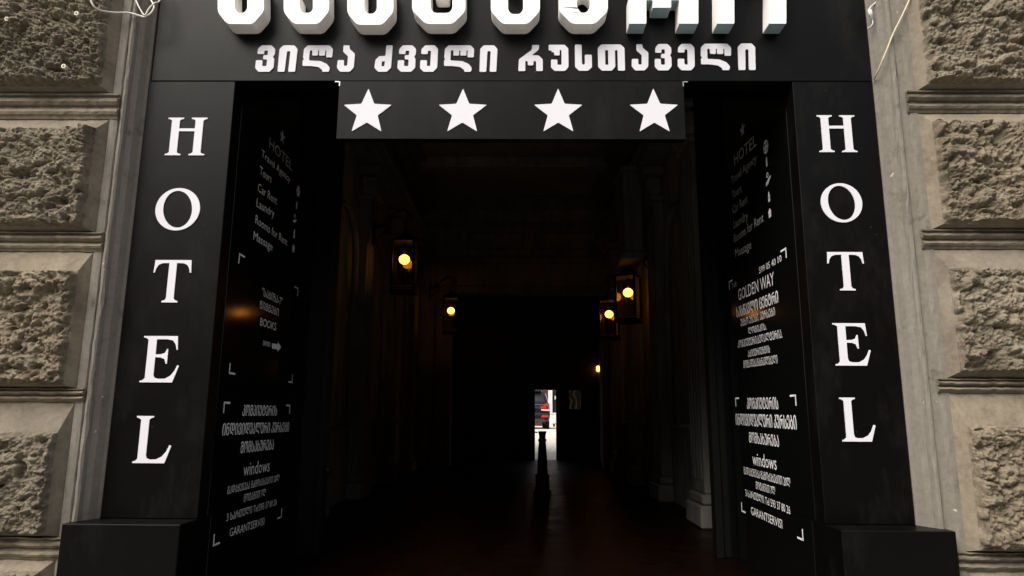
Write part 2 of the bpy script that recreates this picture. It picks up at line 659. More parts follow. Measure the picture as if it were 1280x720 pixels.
def rock_block(x0, x1, z0, z1, ml, mr, mb_, mt, seed, lumpy):
    """one block: sloped drafted margin and a broken rock face of real relief"""
    st = 0.0036
    w, h = x1 - x0, z1 - z0
    nx, nz = int(w / st) + 1, int(h / st) + 1
    U, V = np.meshgrid(np.linspace(0, w, nx), np.linspace(0, h, nz))
    fb = lambda c, s: grid_noise(nx, nz, w, h, c, seed * 17 + s)
    wx = (fb(0.07, 1) - 0.5) * 0.05 + (fb(0.02, 2) - 0.5) * 0.016
    wz = (fb(0.07, 3) - 0.5) * 0.05 + (fb(0.02, 4) - 0.5) * 0.016
    PX, PZ = U + wx + 0.2, V + wz + 0.2
    a1, a2, av = worley(PX, PZ * 1.25, 0.105, seed + 1)
    b1, b2, bv = worley(PX, PZ * 1.15, 0.046, seed + 2)
    c1, c2, cv = worley(PX, PZ, 0.017, seed + 3)
    big = fb(0.22, 5)
    hgt = 0.034 * big + 0.036 * av * np.clip((a2 - a1) * 2.2, 0, 1) ** 0.7 + 0.019 * bv * np.clip((b2 - b1) * 2.0, 0, 1) ** 0.6
    hgt += lumpy * 0.012 * np.clip(1 - (c1 / 0.62) ** 2, 0, 1) * (cv > 0.25)
    hgt += (1 - 0.6 * lumpy) * 0.007 * cv * np.clip((c2 - c1) * 2.2, 0, 1)
    hgt += 0.012 * (fb(0.03, 6) - 0.5) + 0.010 * (fb(0.012, 7) - 0.5) + 0.0025 * (np.random.RandomState(seed).rand(nz, nx) - 0.5)
    pit = np.clip((0.34 - fb(0.05, 8)) * 5, 0, 1)
    hgt -= 0.022 * pit
    e = np.minimum(np.minimum(U, w - U), np.minimum(V, h - V))
    en = e + (fb(0.03, 9) - 0.5) * 0.022
    fall = np.clip(en / 0.016, 0, 1)
    fall = fall * fall * (3 - 2 * fall)
    hgt = (hgt * 1.06 + 0.012) * fall
    hgt = np.where(e <= 1e-6, 0.0, np.maximum(hgt, 0.0015))
    co = np.stack([U + x0, YR - hgt, V + z0], -1).reshape(-1, 3)
    # x/z shift gives overhangs and ragged outlines
    jit = np.where(e > 0.012, 1.0, 0.0)
    co[:, 0] += (wx * 0.35 * jit).ravel()
    co[:, 2] += (wz * 0.35 * jit).ravel()
    idx = np.arange(nx * nz).reshape(nz, nx)
    quads = np.stack([idx[:-1, :-1], idx[:-1, 1:], idx[1:, 1:], idx[1:, :-1]], -1).reshape(-1, 4)
    n0 = len(co)
    ring_in = [(x0, YR, z0), (x1, YR, z0), (x1, YR, z1), (x0, YR, z1)]
    ring_out = [(x0 - ml, YJ, z0 - mb_), (x1 + mr, YJ, z0 - mb_), (x1 + mr, YJ, z1 + mt), (x0 - ml, YJ, z1 + mt)]
    ring_back = [(p[0], 0.019, p[2]) for p in ring_out]
    co = np.vstack([co, np.array(ring_in + ring_out + ring_back)])
    extra = []
    for k in range(4):
        q = (k + 1) % 4
        extra.append((n0 + k, n0 + 4 + k, n0 + 4 + q, n0 + q))
        extra.append((n0 + 4 + k, n0 + 8 + k, n0 + 8 + q, n0 + 4 + q))
    quads = np.vstack([quads, np.array(extra)])
    me = bpy.data.meshes.new('rock_block')
    co = co - np.array([0, 0.2, 0])
    me.vertices.add(len(co)); me.vertices.foreach_set('co', co.ravel())
    me.loops.add(quads.size); me.loops.foreach_set('vertex_index', quads.ravel())
    me.polygons.add(len(quads))
    me.polygons.foreach_set('loop_start', np.arange(0, quads.size, 4))
    mi = np.zeros(len(quads), int); mi[-8:] = 1
    sm = np.ones(len(quads), bool); sm[-8:] = False
    me.materials.append(MAT['rock']); me.materials.append(MAT['dressed'])
    me.update(calc_edges=True)
    me.polygons.foreach_set('material_index', mi)
    me.polygons.foreach_set('use_smooth', sm)
    o = bpy.data.objects.new('rock_block', me)
    COL.objects.link(o)
    o.parent = bld
    return o


def moulding(x0, x1, z0, z1, parent):
    """horizontal joint between two courses: two rounds and hollows, run along x"""
    hh = z1 - z0
    prof = [(0.0, 0.0), (0.006, 0.0), (0.012, 0.10), (0.020, 0.16), (0.026, 0.26), (0.020, 0.36), (0.006, 0.41), (0.004, 0.50),
            (0.018, 0.55), (0.030, 0.66), (0.030, 0.76), (0.012, 0.82), (0.010, 0.90), (0.024, 0.94), (0.024, 1.0), (0.0, 1.0)]
    nx = max(2, int((x1 - x0) / 0.03))
    vs, fs = [], []
    rs = random.Random(int(z0 * 1000))
    for i in range(nx + 1):
        x = x0 + (x1 - x0) * i / nx
        wob = rs.uniform(-0.0022, 0.0022)
        for (d, v) in prof:
            vs.append((x, YJ - d * (1 + rs.uniform(-0.06, 0.06)) * 1.05 - 0.001 + wob, z0 + v * hh + wob))
    k = len(prof)
    for i in range(nx):
        for j in range(k - 1):
            fs.append((i * k + j, i * k + j + 1, (i + 1) * k + j + 1, (i + 1) * k + j))
    fs.append(tuple(range(k)))
    fs.append(tuple(range(nx * k, nx * k + k))[::-1])
    g = MB(); g.add(vs, fs, 0, False)
    return mesh_obj('joint_moulding', g, MAT['dressed'], parent)


zl = lambda py: at(40, py, YR).z
zr = lambda py: at(1240, py, YR).z
# left pier: rows of (rock top, rock bottom, margin top above it)
XLr = at(90, 400, YR).x           # right edge of the rock on the left
XRr = at(1193, 400, YR).x         # left edge of the rock on the right
XL_far, XR_far = XLr - 1.55, XRr + 1.55
rowsL = [(None, 108, None, 114), (160, 283, 145, 288), (338, 480, 312, 485), (540, 668, 502, 673), (714, None, 702, None)]
rowsR = [(None, 105, None, 110), (152, 280, 137, 285), (335, 465, 309, 473), (532, 688, 491, 692), (734, None, 717, None)]
for side, rows, zf in (('L', rowsL, zl), ('R', rowsR, zr)):
    for k, (pt, pb, pmt, pmb) in enumerate(rows):
        z1 = zf(pt) if pt else zf(pb) + 0.62
        z0 = zf(pb) if pb else z1 - 0.6
        mt = (zf(pmt) - z1) if pmt else 0.06
        mbm = (z0 - zf(pmb)) if pmb else 0.02
        if side == 'L':
            rock_block(XL_far, XLr, z0, z1, 0.05, 0.036, mbm, mt, 11 + k, 1.0 if k < 1 else 0.25)
        else:
            rock_block(XRr, XR_far, z0, z1, 0.045, 0.05, mbm, mt, 31 + k, 0.35)
    for k in range(4):
        za = zf(rows[k][3]); zb_ = zf(rows[k + 1][2])
        if side == 'L':
            moulding(XL_far - 0.05, XLr + 0.085, zb_ + 0.001, za - 0.001, bld)
        else:
            moulding(XRr - 0.095, XR_far + 0.05, zb_ + 0.001, za - 0.001, bld)
# flat backing of the courses and jamb profile
z_lo, z_hi = -0.1, 5.2
g = MB()
g.box(XL_far - 0.3, XLr + 0.036, YJ + 0.002, 0.018, z_lo, z_hi)
mesh_obj('course_backing', g, MAT['dressed'], bld)
g = MB()
g.box(XRr - 0.041, XR_far + 0.3, YJ + 0.002, 0.018, z_lo, z_hi)
mesh_obj('course_backing', g, MAT['dressed'], bld)


def jamb(sgn, x_edge, x_rock):
    """vertical jamb: dark return beside the panel, bead, flat grey strip, light edge strip"""
    s = sgn                                        # +1 = left pier (profile runs to -x)
    total = abs(x_rock - x_edge)
    prof = [(0.001, 0.10), (0.002, 0.004), (0.012, -0.012), (0.028, -0.052), (0.046, -0.078), (0.050, -0.090), (0.054, -0.102), (0.062, -0.110),
            (0.072, -0.110), (0.079, -0.101), (0.082, -0.092), (0.090, -0.0945), (total - 0.085, -0.0965), (total - 0.080, -0.103),
            (total - 0.066, -0.106), (total - 0.040, -0.106), (total - 0.038, 0.017)]
    vs, fs = [], []
    nz = 90
    rs = random.Random(5 if s > 0 else 9)
    for i in range(nz + 1):
        z = z_lo + (z_hi - z_lo) * i / nz
        for j, (d, y) in enumerate(prof):
            chip = rs.uniform(-0.0018, 0.0018)
            if rs.random() < 0.04 and 5 < j < 11:
                chip += 0.006
            vs.append((x_edge - s * d + (chip if 2 < j < 15 else 0), y + (chip if 2 < j < 15 else 0), z))
    k = len(prof)
    for i in range(nz):
        for j in range(k - 1):
            fs.append((i * k + j, i * k + j + 1, (i + 1) * k + j + 1, (i + 1) * k + j))
    g = MB(); g.add(vs, fs, 0, False)
    return mesh_obj('jamb_moulding', g, MAT['jamb'], bld)


jamb(1, OL, XLr)
jamb(-1, OR, XRr)
# drilled plastic plugs left in the topmost left block
for (px, py) in ((9, 24), (96, 17), (80, 83)):
    p = at(px, py, YR - 0.068)
    g = MB()
    ring = [(0.0125, 0.0), (0.0125, 0.05), (0.0065, 0.05), (0.0065, 0.012)]
    g2 = MB(); g2.lathe(ring, (0, 0, 0), 12)
    g.add([(p.x + v[0], p.y + 0.045 - v[2], p.z + v[1]) for v in g2.v], g2.f)
    mesh_obj('wall_plug', g, MAT['plug_sleeve'], bld)

# ------------------------------------------------------------------ sign board with big letters
sign = thing('hotel_sign', 'wide black sign board with thick white raised letters above a row of white Georgian lettering', 'sign', (0, 0.06, Z_SIGN))
g = MB(); g.box(OL + 0.012, OR - 0.002, 0.0, 0.12, Z_SIGN + 0.0015, EYE + 3.3, 0, 0.003)
mesh_obj('sign_board', g, MAT['panel'], sign)

# small row: outlines traced in the plane of the board (pixel outlines of the glyph forms)
GL = {
    'vin': [(58, 27), (106, 27), (125, 45), (125, 72), (116, 84), (124, 93), (124, 138), (105, 158), (52, 158), (35, 140), (36, 101), (68, 101), (68, 130), (89, 130), (90, 97), (70, 97), (70, 76), (91, 76), (91, 53), (73, 53), (73, 70), (40, 70), (41, 45)],
    'in': [(168, 27), (222, 27), (240, 45), (235, 158), (201, 158), (205, 56), (188, 56), (183, 158), (148, 158), (150, 45)],
    'las': [(292, 27), (400, 27), (418, 45), (416, 87), (386, 87), (386, 52), (380, 52), (380, 78), (350, 78), (350, 52), (344, 52), (344, 78), (316, 78), (316, 52), (303, 52), (302, 103), (360, 106), (392, 120), (408, 140), (404, 159), (371, 159), (371, 150), (350, 135), (310, 130), (271, 130), (271, 101), (278, 97), (271, 90), (273, 45)],
    'an': [(470, 28), (500, 28), (502, 46), (530, 70), (527, 138), (508, 158), (460, 158), (443, 138), (445, 101), (477, 101), (477, 129), (494, 129), (496, 82), (470, 60)],
    'jil': [(686, 28), (718, 28), (714, 138), (694, 158), (650, 158), (631, 138), (634, 100), (652, 82), (684, 80)],
    'en': [(882, 27), (930, 27), (947, 45), (945, 138), (926, 158), (877, 158), (859, 140), (860, 101), (893, 101), (893, 130), (910, 130), (912, 54), (896, 54), (896, 70), (863, 70), (864, 45)],
    'rae': [(136, 27), (170, 27), (168, 48), (134, 76), (166, 76), (187, 95), (187, 150), (155, 150), (155, 103), (142, 103), (142, 123), (115, 123), (115, 103), (103, 103), (103, 150), (69, 150), (72, 95), (134, 50)],
    'un': [(218, 27), (296, 27), (313, 45), (313, 132), (297, 150), (246, 150), (229, 134), (229, 97), (260, 97), (260, 122), (280, 122), (280, 52), (271, 52), (271, 77), (245, 77), (243, 62), (233, 62), (231, 54), (218, 54)],
    'san': [(345, 27), (378, 27), (378, 116), (384, 123), (393, 118), (393, 75), (427, 75), (427, 133), (408, 150), (363, 150), (345, 132)],
    'tan': [(474, 25), (568, 25), (587, 42), (587, 150), (553, 150), (553, 52), (540, 52), (540, 132), (523, 150), (474, 150), (457, 132), (457, 42)],
}
HOLES = {'jil': [[(667, 107), (682, 107), (680, 131), (666, 131)]], 'tan': [[(492, 52), (507, 52), (507, 122), (492, 122)]]}


def nrm(key):
    p = GL[key]
    x0, x1 = min(q[0] for q in p), max(q[0] for q in p)
    y0, y1 = min(q[1] for q in p), max(q[1] for q in p)
    f = lambda q: ((q[0] - x0) / (x1 - x0), (q[1] - y0) / (y1 - y0))
    return [f(q) for q in p], [[f(q) for q in h] for h in HOLES.get(key, [])]


def small_glyph(g, key, px0, px1, py0, py1):
    o, hs = nrm(key)
    A = at(px0, py1, -0.006); B = at(px1, py1, -0.006)
    H = (at((px0 + px1) / 2, py0, -0.006) - at((px0 + px1) / 2, py1, -0.006)).z
    W = B.x - A.x
    fn = lambda u, v: (A.x + u * W, -0.006, A.z + (1 - v) * H)
    o = round_poly([(u * W, v * H) for u, v in o], 0.006, 2)
    o = [(u / W, v / H) for u, v in o]
    g.prism(o, hs, fn, Vector((0, 0.0055, 0)))


words = [
    [('vin', 34, 127), ('in', 147, 240), ('las', 270, 418), ('an', 443, 530)],
    [('jil', 631, 718), ('vin', 746, 836), ('en', 859, 947), ('las', 979, 1129), ('in', 1157, 1246)],
]
words2 = [[('rae', 69, 188), ('un', 217, 313), ('san', 345, 427), ('tan', 457, 587), ('an', 620, 703), ('vin', 732, 815), ('en', 844, 928), ('las', 958, 1107), ('in', 1138, 1225)]]
for wd in words:
    g = MB()
    for key, a, c in wd:
        small_glyph(g, key, 310 + a / 4, 310 + c / 4, 50 + 26.5 / 4, 50 + 158.5 / 4)
    mesh_obj('lettering', g, MAT['white_film'], sign)
for wd in words2:
    g = MB()
    for key, a, c in wd:
        k = 1280 / 330
        small_glyph(g, key, 630 + a / k, 630 + c / k, 50 + 24 / k - (a - 69) * 0.0018, 50 + 150 / k - (a - 69) * 0.0012)
    mesh_obj('lettering', g, MAT['white_film'], sign)

# big letters: outlines in the plane of their faces
YF = -0.105
big = []


SAN = [(0, -58), (21.5, -58), (21.5, 11), (25, 16), (33, 16), (37, 11), (37, -25), (58, -25), (58, 14), (44, 30), (12, 30), (0, 15)]
big.append(([(272 + x, y) for x, y in SAN], [], False))
big.append(([(373, -58), (393, -58), (394, -45), (411.5, -28), (411.5, 14), (398, 30), (367, 30), (354.5, 15), (354.5, -9), (375, -9), (375, 12), (379, 16), (387, 16), (391, 12), (391, -20), (373, -36)], [], False))
big.append(([(434 + x, y + 1) for x, y in SAN], [], False))
tarO = [(527, -58), (568, -58), (582, -44), (582, 14), (566, 30), (532, 30), (515, 13), (515, -44)]
tarH = [[(538.5, -36), (543, -36), (543, -4), (561, -4), (561, -36), (565.5, -36), (565.5, 11), (561, 16), (543, 16), (538.5, 11)]]
big.append((tarO, tarH, False))
big.append(([(613, -58), (660, -58), (675, -45), (675, 14), (660, 30), (628, 30), (613.5, 14), (613.5, -9), (635, -9), (635, 12), (639, 17.5), (650, 17.5), (654, 12), (654, -40), (648, -40), (648, -20), (632, -20), (631, -32), (624, -32), (623, -40), (613, -40)], [], False))
manO = [(716, -58), (752, -58), (752, -38), (722, -38), (722, -28), (744, -28), (760, -13), (760, 14), (744, 30), (715, 30), (699, 14), (699, -42)]
manH = [arc(729.5, 4, 8.5, 12, 0, 345, 16)]
big.append((manO, manH, False))
raeO = [(822, -58), (848, -58), (847, -40), (820, -20), (853, -20), (873, -4), (873, 29.5), (849, 29.5), (849, 0), (839, 0), (839, 9.5), (816, 9.5), (816, 0), (808, 0), (808, 29.5), (786.5, 29.5), (786.5, -6), (822, -38)]
big.append((raeO, [], True))
onO = [(912, -58), (968, -58), (983, -42), (983, 29.5), (961.5, 29.5), (961.5, -34), (918, -34), (918, 29.5), (896.5, 29.5), (896.5, -42)]
big.append((onO, [], True))
for k, (o, hs, flat) in enumerate(big):
    g = MB()
    fn = lambda x, y: at(x, y, YF)
    o = round_poly(o, 5.0 if not flat else 1.2, 3)
    hs = [round_poly(h, 4, 3) for h in hs]
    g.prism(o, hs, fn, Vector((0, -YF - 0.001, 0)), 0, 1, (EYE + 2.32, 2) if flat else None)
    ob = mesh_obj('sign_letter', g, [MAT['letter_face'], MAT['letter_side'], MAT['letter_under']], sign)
    if flat:
        ob['label'] = 'thick white letter with blue grey undersides'
    bv = ob.modifiers.new('edge', 'BEVEL'); bv.width = 0.0018; bv.segments = 1; bv.limit_method = 'ANGLE'

# ------------------------------------------------------------------ star board
stb = thing('star_board', 'black board with four white stars hanging over the doorway', 'sign', (0.1, 0.02, Z_SIGN - 0.35))
pa, pb = at(420, 173.5, -0.004), at(857.5, 173, -0.004)
g = MB(); g.box(pa.x, pb.x, -0.004, 0.05, pa.z, Z_SIGN - 0.001, 0, 0.002)
mesh_obj('board', g, MAT['panel'], stb)
for cxp in (459.2, 578.2, 697.8, 817.6):
    g = MB()
    c0 = at(cxp, 140.5, -0.009)
    R_, r_ = 0.143, 0.062
    pts = []
    for k in range(10):
        a = PI / 2 + k * PI / 5
        q = R_ if k % 2 == 0 else r_
        pts.append((q * math.cos(a), q * math.sin(a)))
    pts = round_poly(pts, 0.006, 2)
    g.prism(pts, [], lambda u, v: (c0.x + u, -0.009, c0.z + v + 0.002), Vector((0, 0.0045, 0)))
    mesh_obj('star', g, MAT['white_film'], stb)
for s in (-1, 1):
    x = pa.x + 0.003 if s < 0 else pb.x - 0.003
    g = MB(); g.box(x - 0.0025, x + 0.0025, -0.0075, -0.0042, Z_SIGN - 0.034, Z_SIGN - 0.004)
    g.box(min(x - s * 0.004, x + s * 0.026), max(x - s * 0.004, x + s * 0.026) , -0.0075, -0.0042, Z_SIGN - 0.0090, Z_SIGN - 0.004)
    mesh_obj('corner_trim', g, MAT['alu'], stb)

# ------------------------------------------------------------------ HOTEL panels
SER = {}
SER['H'] = ([(0, 1), (.40, 1), (.40, .968), (.345, .955), (.30, .92), (.30, .712), (.70, .712), (.70, .92), (.655, .955), (.60, .968), (.60, 1), (1, 1), (1, .968), (.945, .955), (.90, .92),
             (.90, .08), (.945, .045), (1, .032), (1, 0), (.60, 0), (.60, .032), (.655, .045), (.70, .08), (.70, .638), (.30, .638), (.30, .08), (.345, .045), (.40, .032), (.40, 0), (0, 0),
             (0, .032), (.055, .045), (.10, .08), (.10, .92), (.055, .955), (0, .968)], [])
SER['O'] = (arc(.5, .5, .5, .5, 0, 352.5, 47), [[(.5 + .325 * math.cos(a) - 0.03 * math.sin(a), .5 + .435 * math.sin(a)) for a in [2 * PI * k / 40 for k in range(40)]]])
SER['T'] = ([(.02, 1), (.98, 1), (1, .70), (.965, .70), (.94, .80), (.88, .885), (.78, .925), (.60, .93), (.60, .10), (.635, .055), (.71, .035), (.71, 0), (.29, 0), (.29, .035), (.365, .055), (.40, .10),
             (.40, .93), (.22, .925), (.12, .885), (.06, .80), (.035, .70), (0, .70)], [])
SER['E'] = ([(0, 1), (.90, 1), (.93, .70), (.90, .70), (.86, .82), (.78, .905), (.62, .93), (.35, .93), (.35, .60), (.50, .605), (.60, .635), (.645, .72), (.675, .72), (.675, .40), (.645, .40), (.60, .50), (.50, .535), (.35, .54),
             (.35, .16), (.38, .10), (.48, .075), (.66, .08), (.80, .145), (.895, .25), (.955, .37), (1, .36), (.86, 0), (0, 0), (0, .032), (.07, .045), (.13, .09), (.13, .92), (.07, .955), (0, .968)], [])
SER['L'] = ([(0, 1), (.46, 1), (.46, .968), (.39, .955), (.345, .92), (.345, .17), (.37, .10), (.46, .075), (.62, .08), (.77, .14), (.87, .24), (.945, .38), (1, .365), (.855, 0), (0, 0), (0, .032), (.065, .045), (.125, .09),
             (.125, .92), (.065, .955), (0, .968)], [])


def serif(parent, ch, px0, px1, py0, py1):
    yc = -0.005
    c0 = at((px0 + px1) / 2, py1, yc); c1 = at((px0 + px1) / 2, py0, yc)
    W = at(px1, py1, yc).x - at(px0, py1, yc).x
    H = c1.z - c0.z
    cx = (c0.x + c1.x) / 2
    g = MB()
    o, hs = SER[ch]
    g.prism(o, hs, lambda u, v: (cx + (u - .5) * W, yc, c0.z + v * H), Vector((0, 0.0045, 0)))
    return mesh_obj('letter', g, MAT['white_film'], parent)


for side, x0, x1, lab, lets in (
        ('L', OL, XL, 'tall black HOTEL panel beside the loose white wire', (('H', 208, 257.5, 147, 194), ('O', 194, 250, 235, 288), ('T', 190.5, 238, 325, 378), ('E', 177, 224.5, 420, 478), ('L', 168, 215, 520, 579))),
        ('R', XR, OR, 'tall black HOTEL panel below the long slanting cable', (('H', 1022.5, 1070, 144, 190), ('O', 1026, 1078, 229, 278), ('T', 1035, 1081, 315, 363), ('E', 1042.5, 1088, 404, 457), ('L', 1051, 1094, 497, 552)))):
    t_ = thing('hotel_signboard', lab, 'sign', ((x0 + x1) / 2, 0.05, Z_LEDGE), 'HOTEL panels flanking the entrance')
    g = MB(); g.box(x0 + 0.002, x1 - 0.002, 0.0, 0.11, Z_LEDGE + 0.002, Z_SIGN - 0.0015, 0, 0.003)
    mesh_obj('panel', g, MAT['panel'], t_)
    for l in lets:
        serif(t_, *l)
    # base box under the panel
    b_ = thing('base_box', 'black base box under the HOTEL panel next to the ' + ('leftmost' if side == 'L' else 'rightmost') + ' stone blocks', 'base', ((x0 + x1) / 2, 0, 0), 'black base boxes')
    if side == 'L':
        xa, xb = at(77, 657, Y_BASE).x, XL
    else:
        xa, xb = XR, at(1195, 664, Y_BASE).x
    g = MB()
    g.box(xa, xb, Y_BASE, 0.155, 0.001, Z_LEDGE, 0, 0.004)
    mesh_obj('box_body', g, MAT['panel'], b_)
    g = MB()
    g.box(xa if side == 'R' else xb - 0.3, xb if side == 'L' else xa + 0.3, 0.157, Y_IN, 0.001, Z_LEDGE - 0.002, 0, 0.002)
    mesh_obj('inner_side', g, MAT['reveal'], b_)

# ------------------------------------------------------------------ advert panels in the reveals
FONT_CACHE = {}


def text_mesh(s, bold):
    key = (s, bold)
    if key in FONT_CACHE:
        return FONT_CACHE[key]
    cu = bpy.data.curves.new('t', 'FONT')
    cu.body = s
    cu.resolution_u = 2
    cu.offset = bold
    ob = bpy.data.objects.new('t', cu)
    COL.objects.link(ob)
    dg = bpy.context.evaluated_depsgraph_get()
    me = bpy.data.meshes.new_from_object(ob.evaluated_get(dg))
    vs = [tuple(v.co) for v in me.vertices]
    fs = [tuple(p.vertices) for p in me.polygons]
    bpy.data.objects.remove(ob); bpy.data.curves.remove(cu); bpy.data.meshes.remove(me)
    x0, x1 = min(v[0] for v in vs), max(v[0] for v in vs)
    res = ([((v[0] - x0) / (x1 - x0), v[1] / 0.74) for v in vs], fs)
    FONT_CACHE[key] = res
    return res


def mtav(s):
    """the all-caps form of Georgian letters"""
    return ''.join(chr(ord(c) + 0x1C90 - 0x10D0) if 0x10D0 <= ord(c) <= 0x10FA else c for c in s)


def line(g, X, s, a, b_, cap, bold=0.0):
    """one line of writing on the reveal plane x = X between two baseline points"""
    off = 0.003 if X < 0 else -0.003
    A, B = at_x(*a, X + off), at_x(*b_, X + off)
    H = (at_x(a[0], a[1] - cap, X + off) - A).z
    vs, fs = text_mesh(mtav(s), 0.0)
    D = B - A
    L = D.length
    reps = [0.0] if bold == 0 else ([-0.45, 0.45] if bold > 0.015 and cap > 10.5 else [0.0])
    for k, sh in enumerate(reps):
        o = D / L * (sh * 0.05 * H) + Vector((off * 0.12 * k, 0, sh * 0.008 * H))
        g.add([A + o + D * u + Vector((0, 0, H * v)) for u, v in vs], fs)


def flat_shape(g, X, pts, holes=()):
    """a flat mark given by pixel points on the reveal plane"""
    off = 0.003 if X < 0 else -0.003
    P = [at_x(*p, X + off) for p in pts]
    if not holes:
        g.add(P, [tuple(range(len(P)))])
    else:
        g.prism([(p.y, p.z) for p in P], [[(q.y, q.z) for q in (at_x(*h, X + off) for h in hh)] for hh in holes], lambda u, v: (X + off, u, v), Vector((-0.001 if X < 0 else 0.001, 0, 0)))


def corner(g, X, p, sy, sz, lv=0.062, lh=0.085, th=0.011):
    """an L shaped corner mark: arms along y (sy) and z (sz)"""
    off = 0.003 if X < 0 else -0.003
    c = at_x(*p, X + off)
    x = c.x
    for (a, b_) in ((lh, th), (th * 1.2, lv)):
        y0, y1 = sorted((c.y, c.y + sy * a)); z0, z1 = sorted((c.z, c.z + sz * b_))
        if b_ == th:
            y0, y1 = sorted((c.y + sy * th * 1.6, c.y + sy * a))
        g.add([(x, y0, z0), (x, y1, z0), (x, y1, z1), (x, y0, z1)], [(0, 1, 2, 3)])


def star_on(g, X, px, py, hpx):
    off = 0.003 if X < 0 else -0.003
    c = at_x(px, py, X + off); R_ = abs((at_x(px, py - hpx / 2, X + off) - c).z)
    pts = []
    for k in range(10):
        a = PI / 2 + k * PI / 5
        q = R_ if k % 2 == 0 else R_ * 0.4
        pts.append((X + off, c.y + q * math.cos(a), c.z + q * math.sin(a)))
    g.add(pts, [tuple(range(10))])


def icons(g, X, pos):
    """globe, standing figure, hand with ring, bottle, house"""
    off = 0.003 if X < 0 else -0.003
    sg = 1 if X < 0 else -1
    for k, (px, py, hp) in enumerate(pos):
        c = at_x(px, py, X + off); h = abs((at_x(px, py - hp / 2, X + off) - c).z)
        fn = lambda u, v: (X + off, c.y + sg * u * h, c.z + v * h)
        dv = Vector((-0.001 * sg, 0, 0))
        if k == 0:
            g.prism(arc(0, 0, .9, 1, 0, 340, 17), [arc(-.42, .35, .25, .3, 0, 315, 7), arc(.42, .35, .25, .3, 0, 315, 7), arc(-.42, -.38, .25, .3, 0, 315, 7), arc(.42, -.38, .25, .3, 0, 315, 7)], fn, dv)
        elif k == 1:
            g.prism([(-.25, -1), (.25, -1), (.3, .3), (.15, .45), (.2, .8), (0, 1), (-.2, .8), (-.15, .45), (-.3, .3)], [], fn, dv)
        elif k == 2:
            g.prism([(-.9, -.9), (-.1, -.75), (.9, -.1), (.9, .15), (.2, .0), (-.4, -.25), (-.9, -.35)], [], fn, dv)
            g.prism(arc(-.25, .55, .4, .4, 0, 340, 12), [arc(-.25, .55, .22, .22, 0, 330, 10)], fn, dv)
        elif k == 3:
            g.prism([(-.4, -1), (.4, -1), (.4, .3), (.18, .5), (.18, 1), (-.18, 1), (-.18, .5), (-.4, .3)], [[(-.2, -.6), (.2, -.6), (.2, 0), (-.2, 0)]], fn, dv)
        else:
            g.prism([(-.6, -1), (-.15, -1), (-.15, -.3), (.15, -.3), (.15, -1), (.6, -1), (.6, .1), (.9, .1), (0, 1), (-.9, .1), (-.6, .1)], [], fn, dv)


BOLD = 0.022


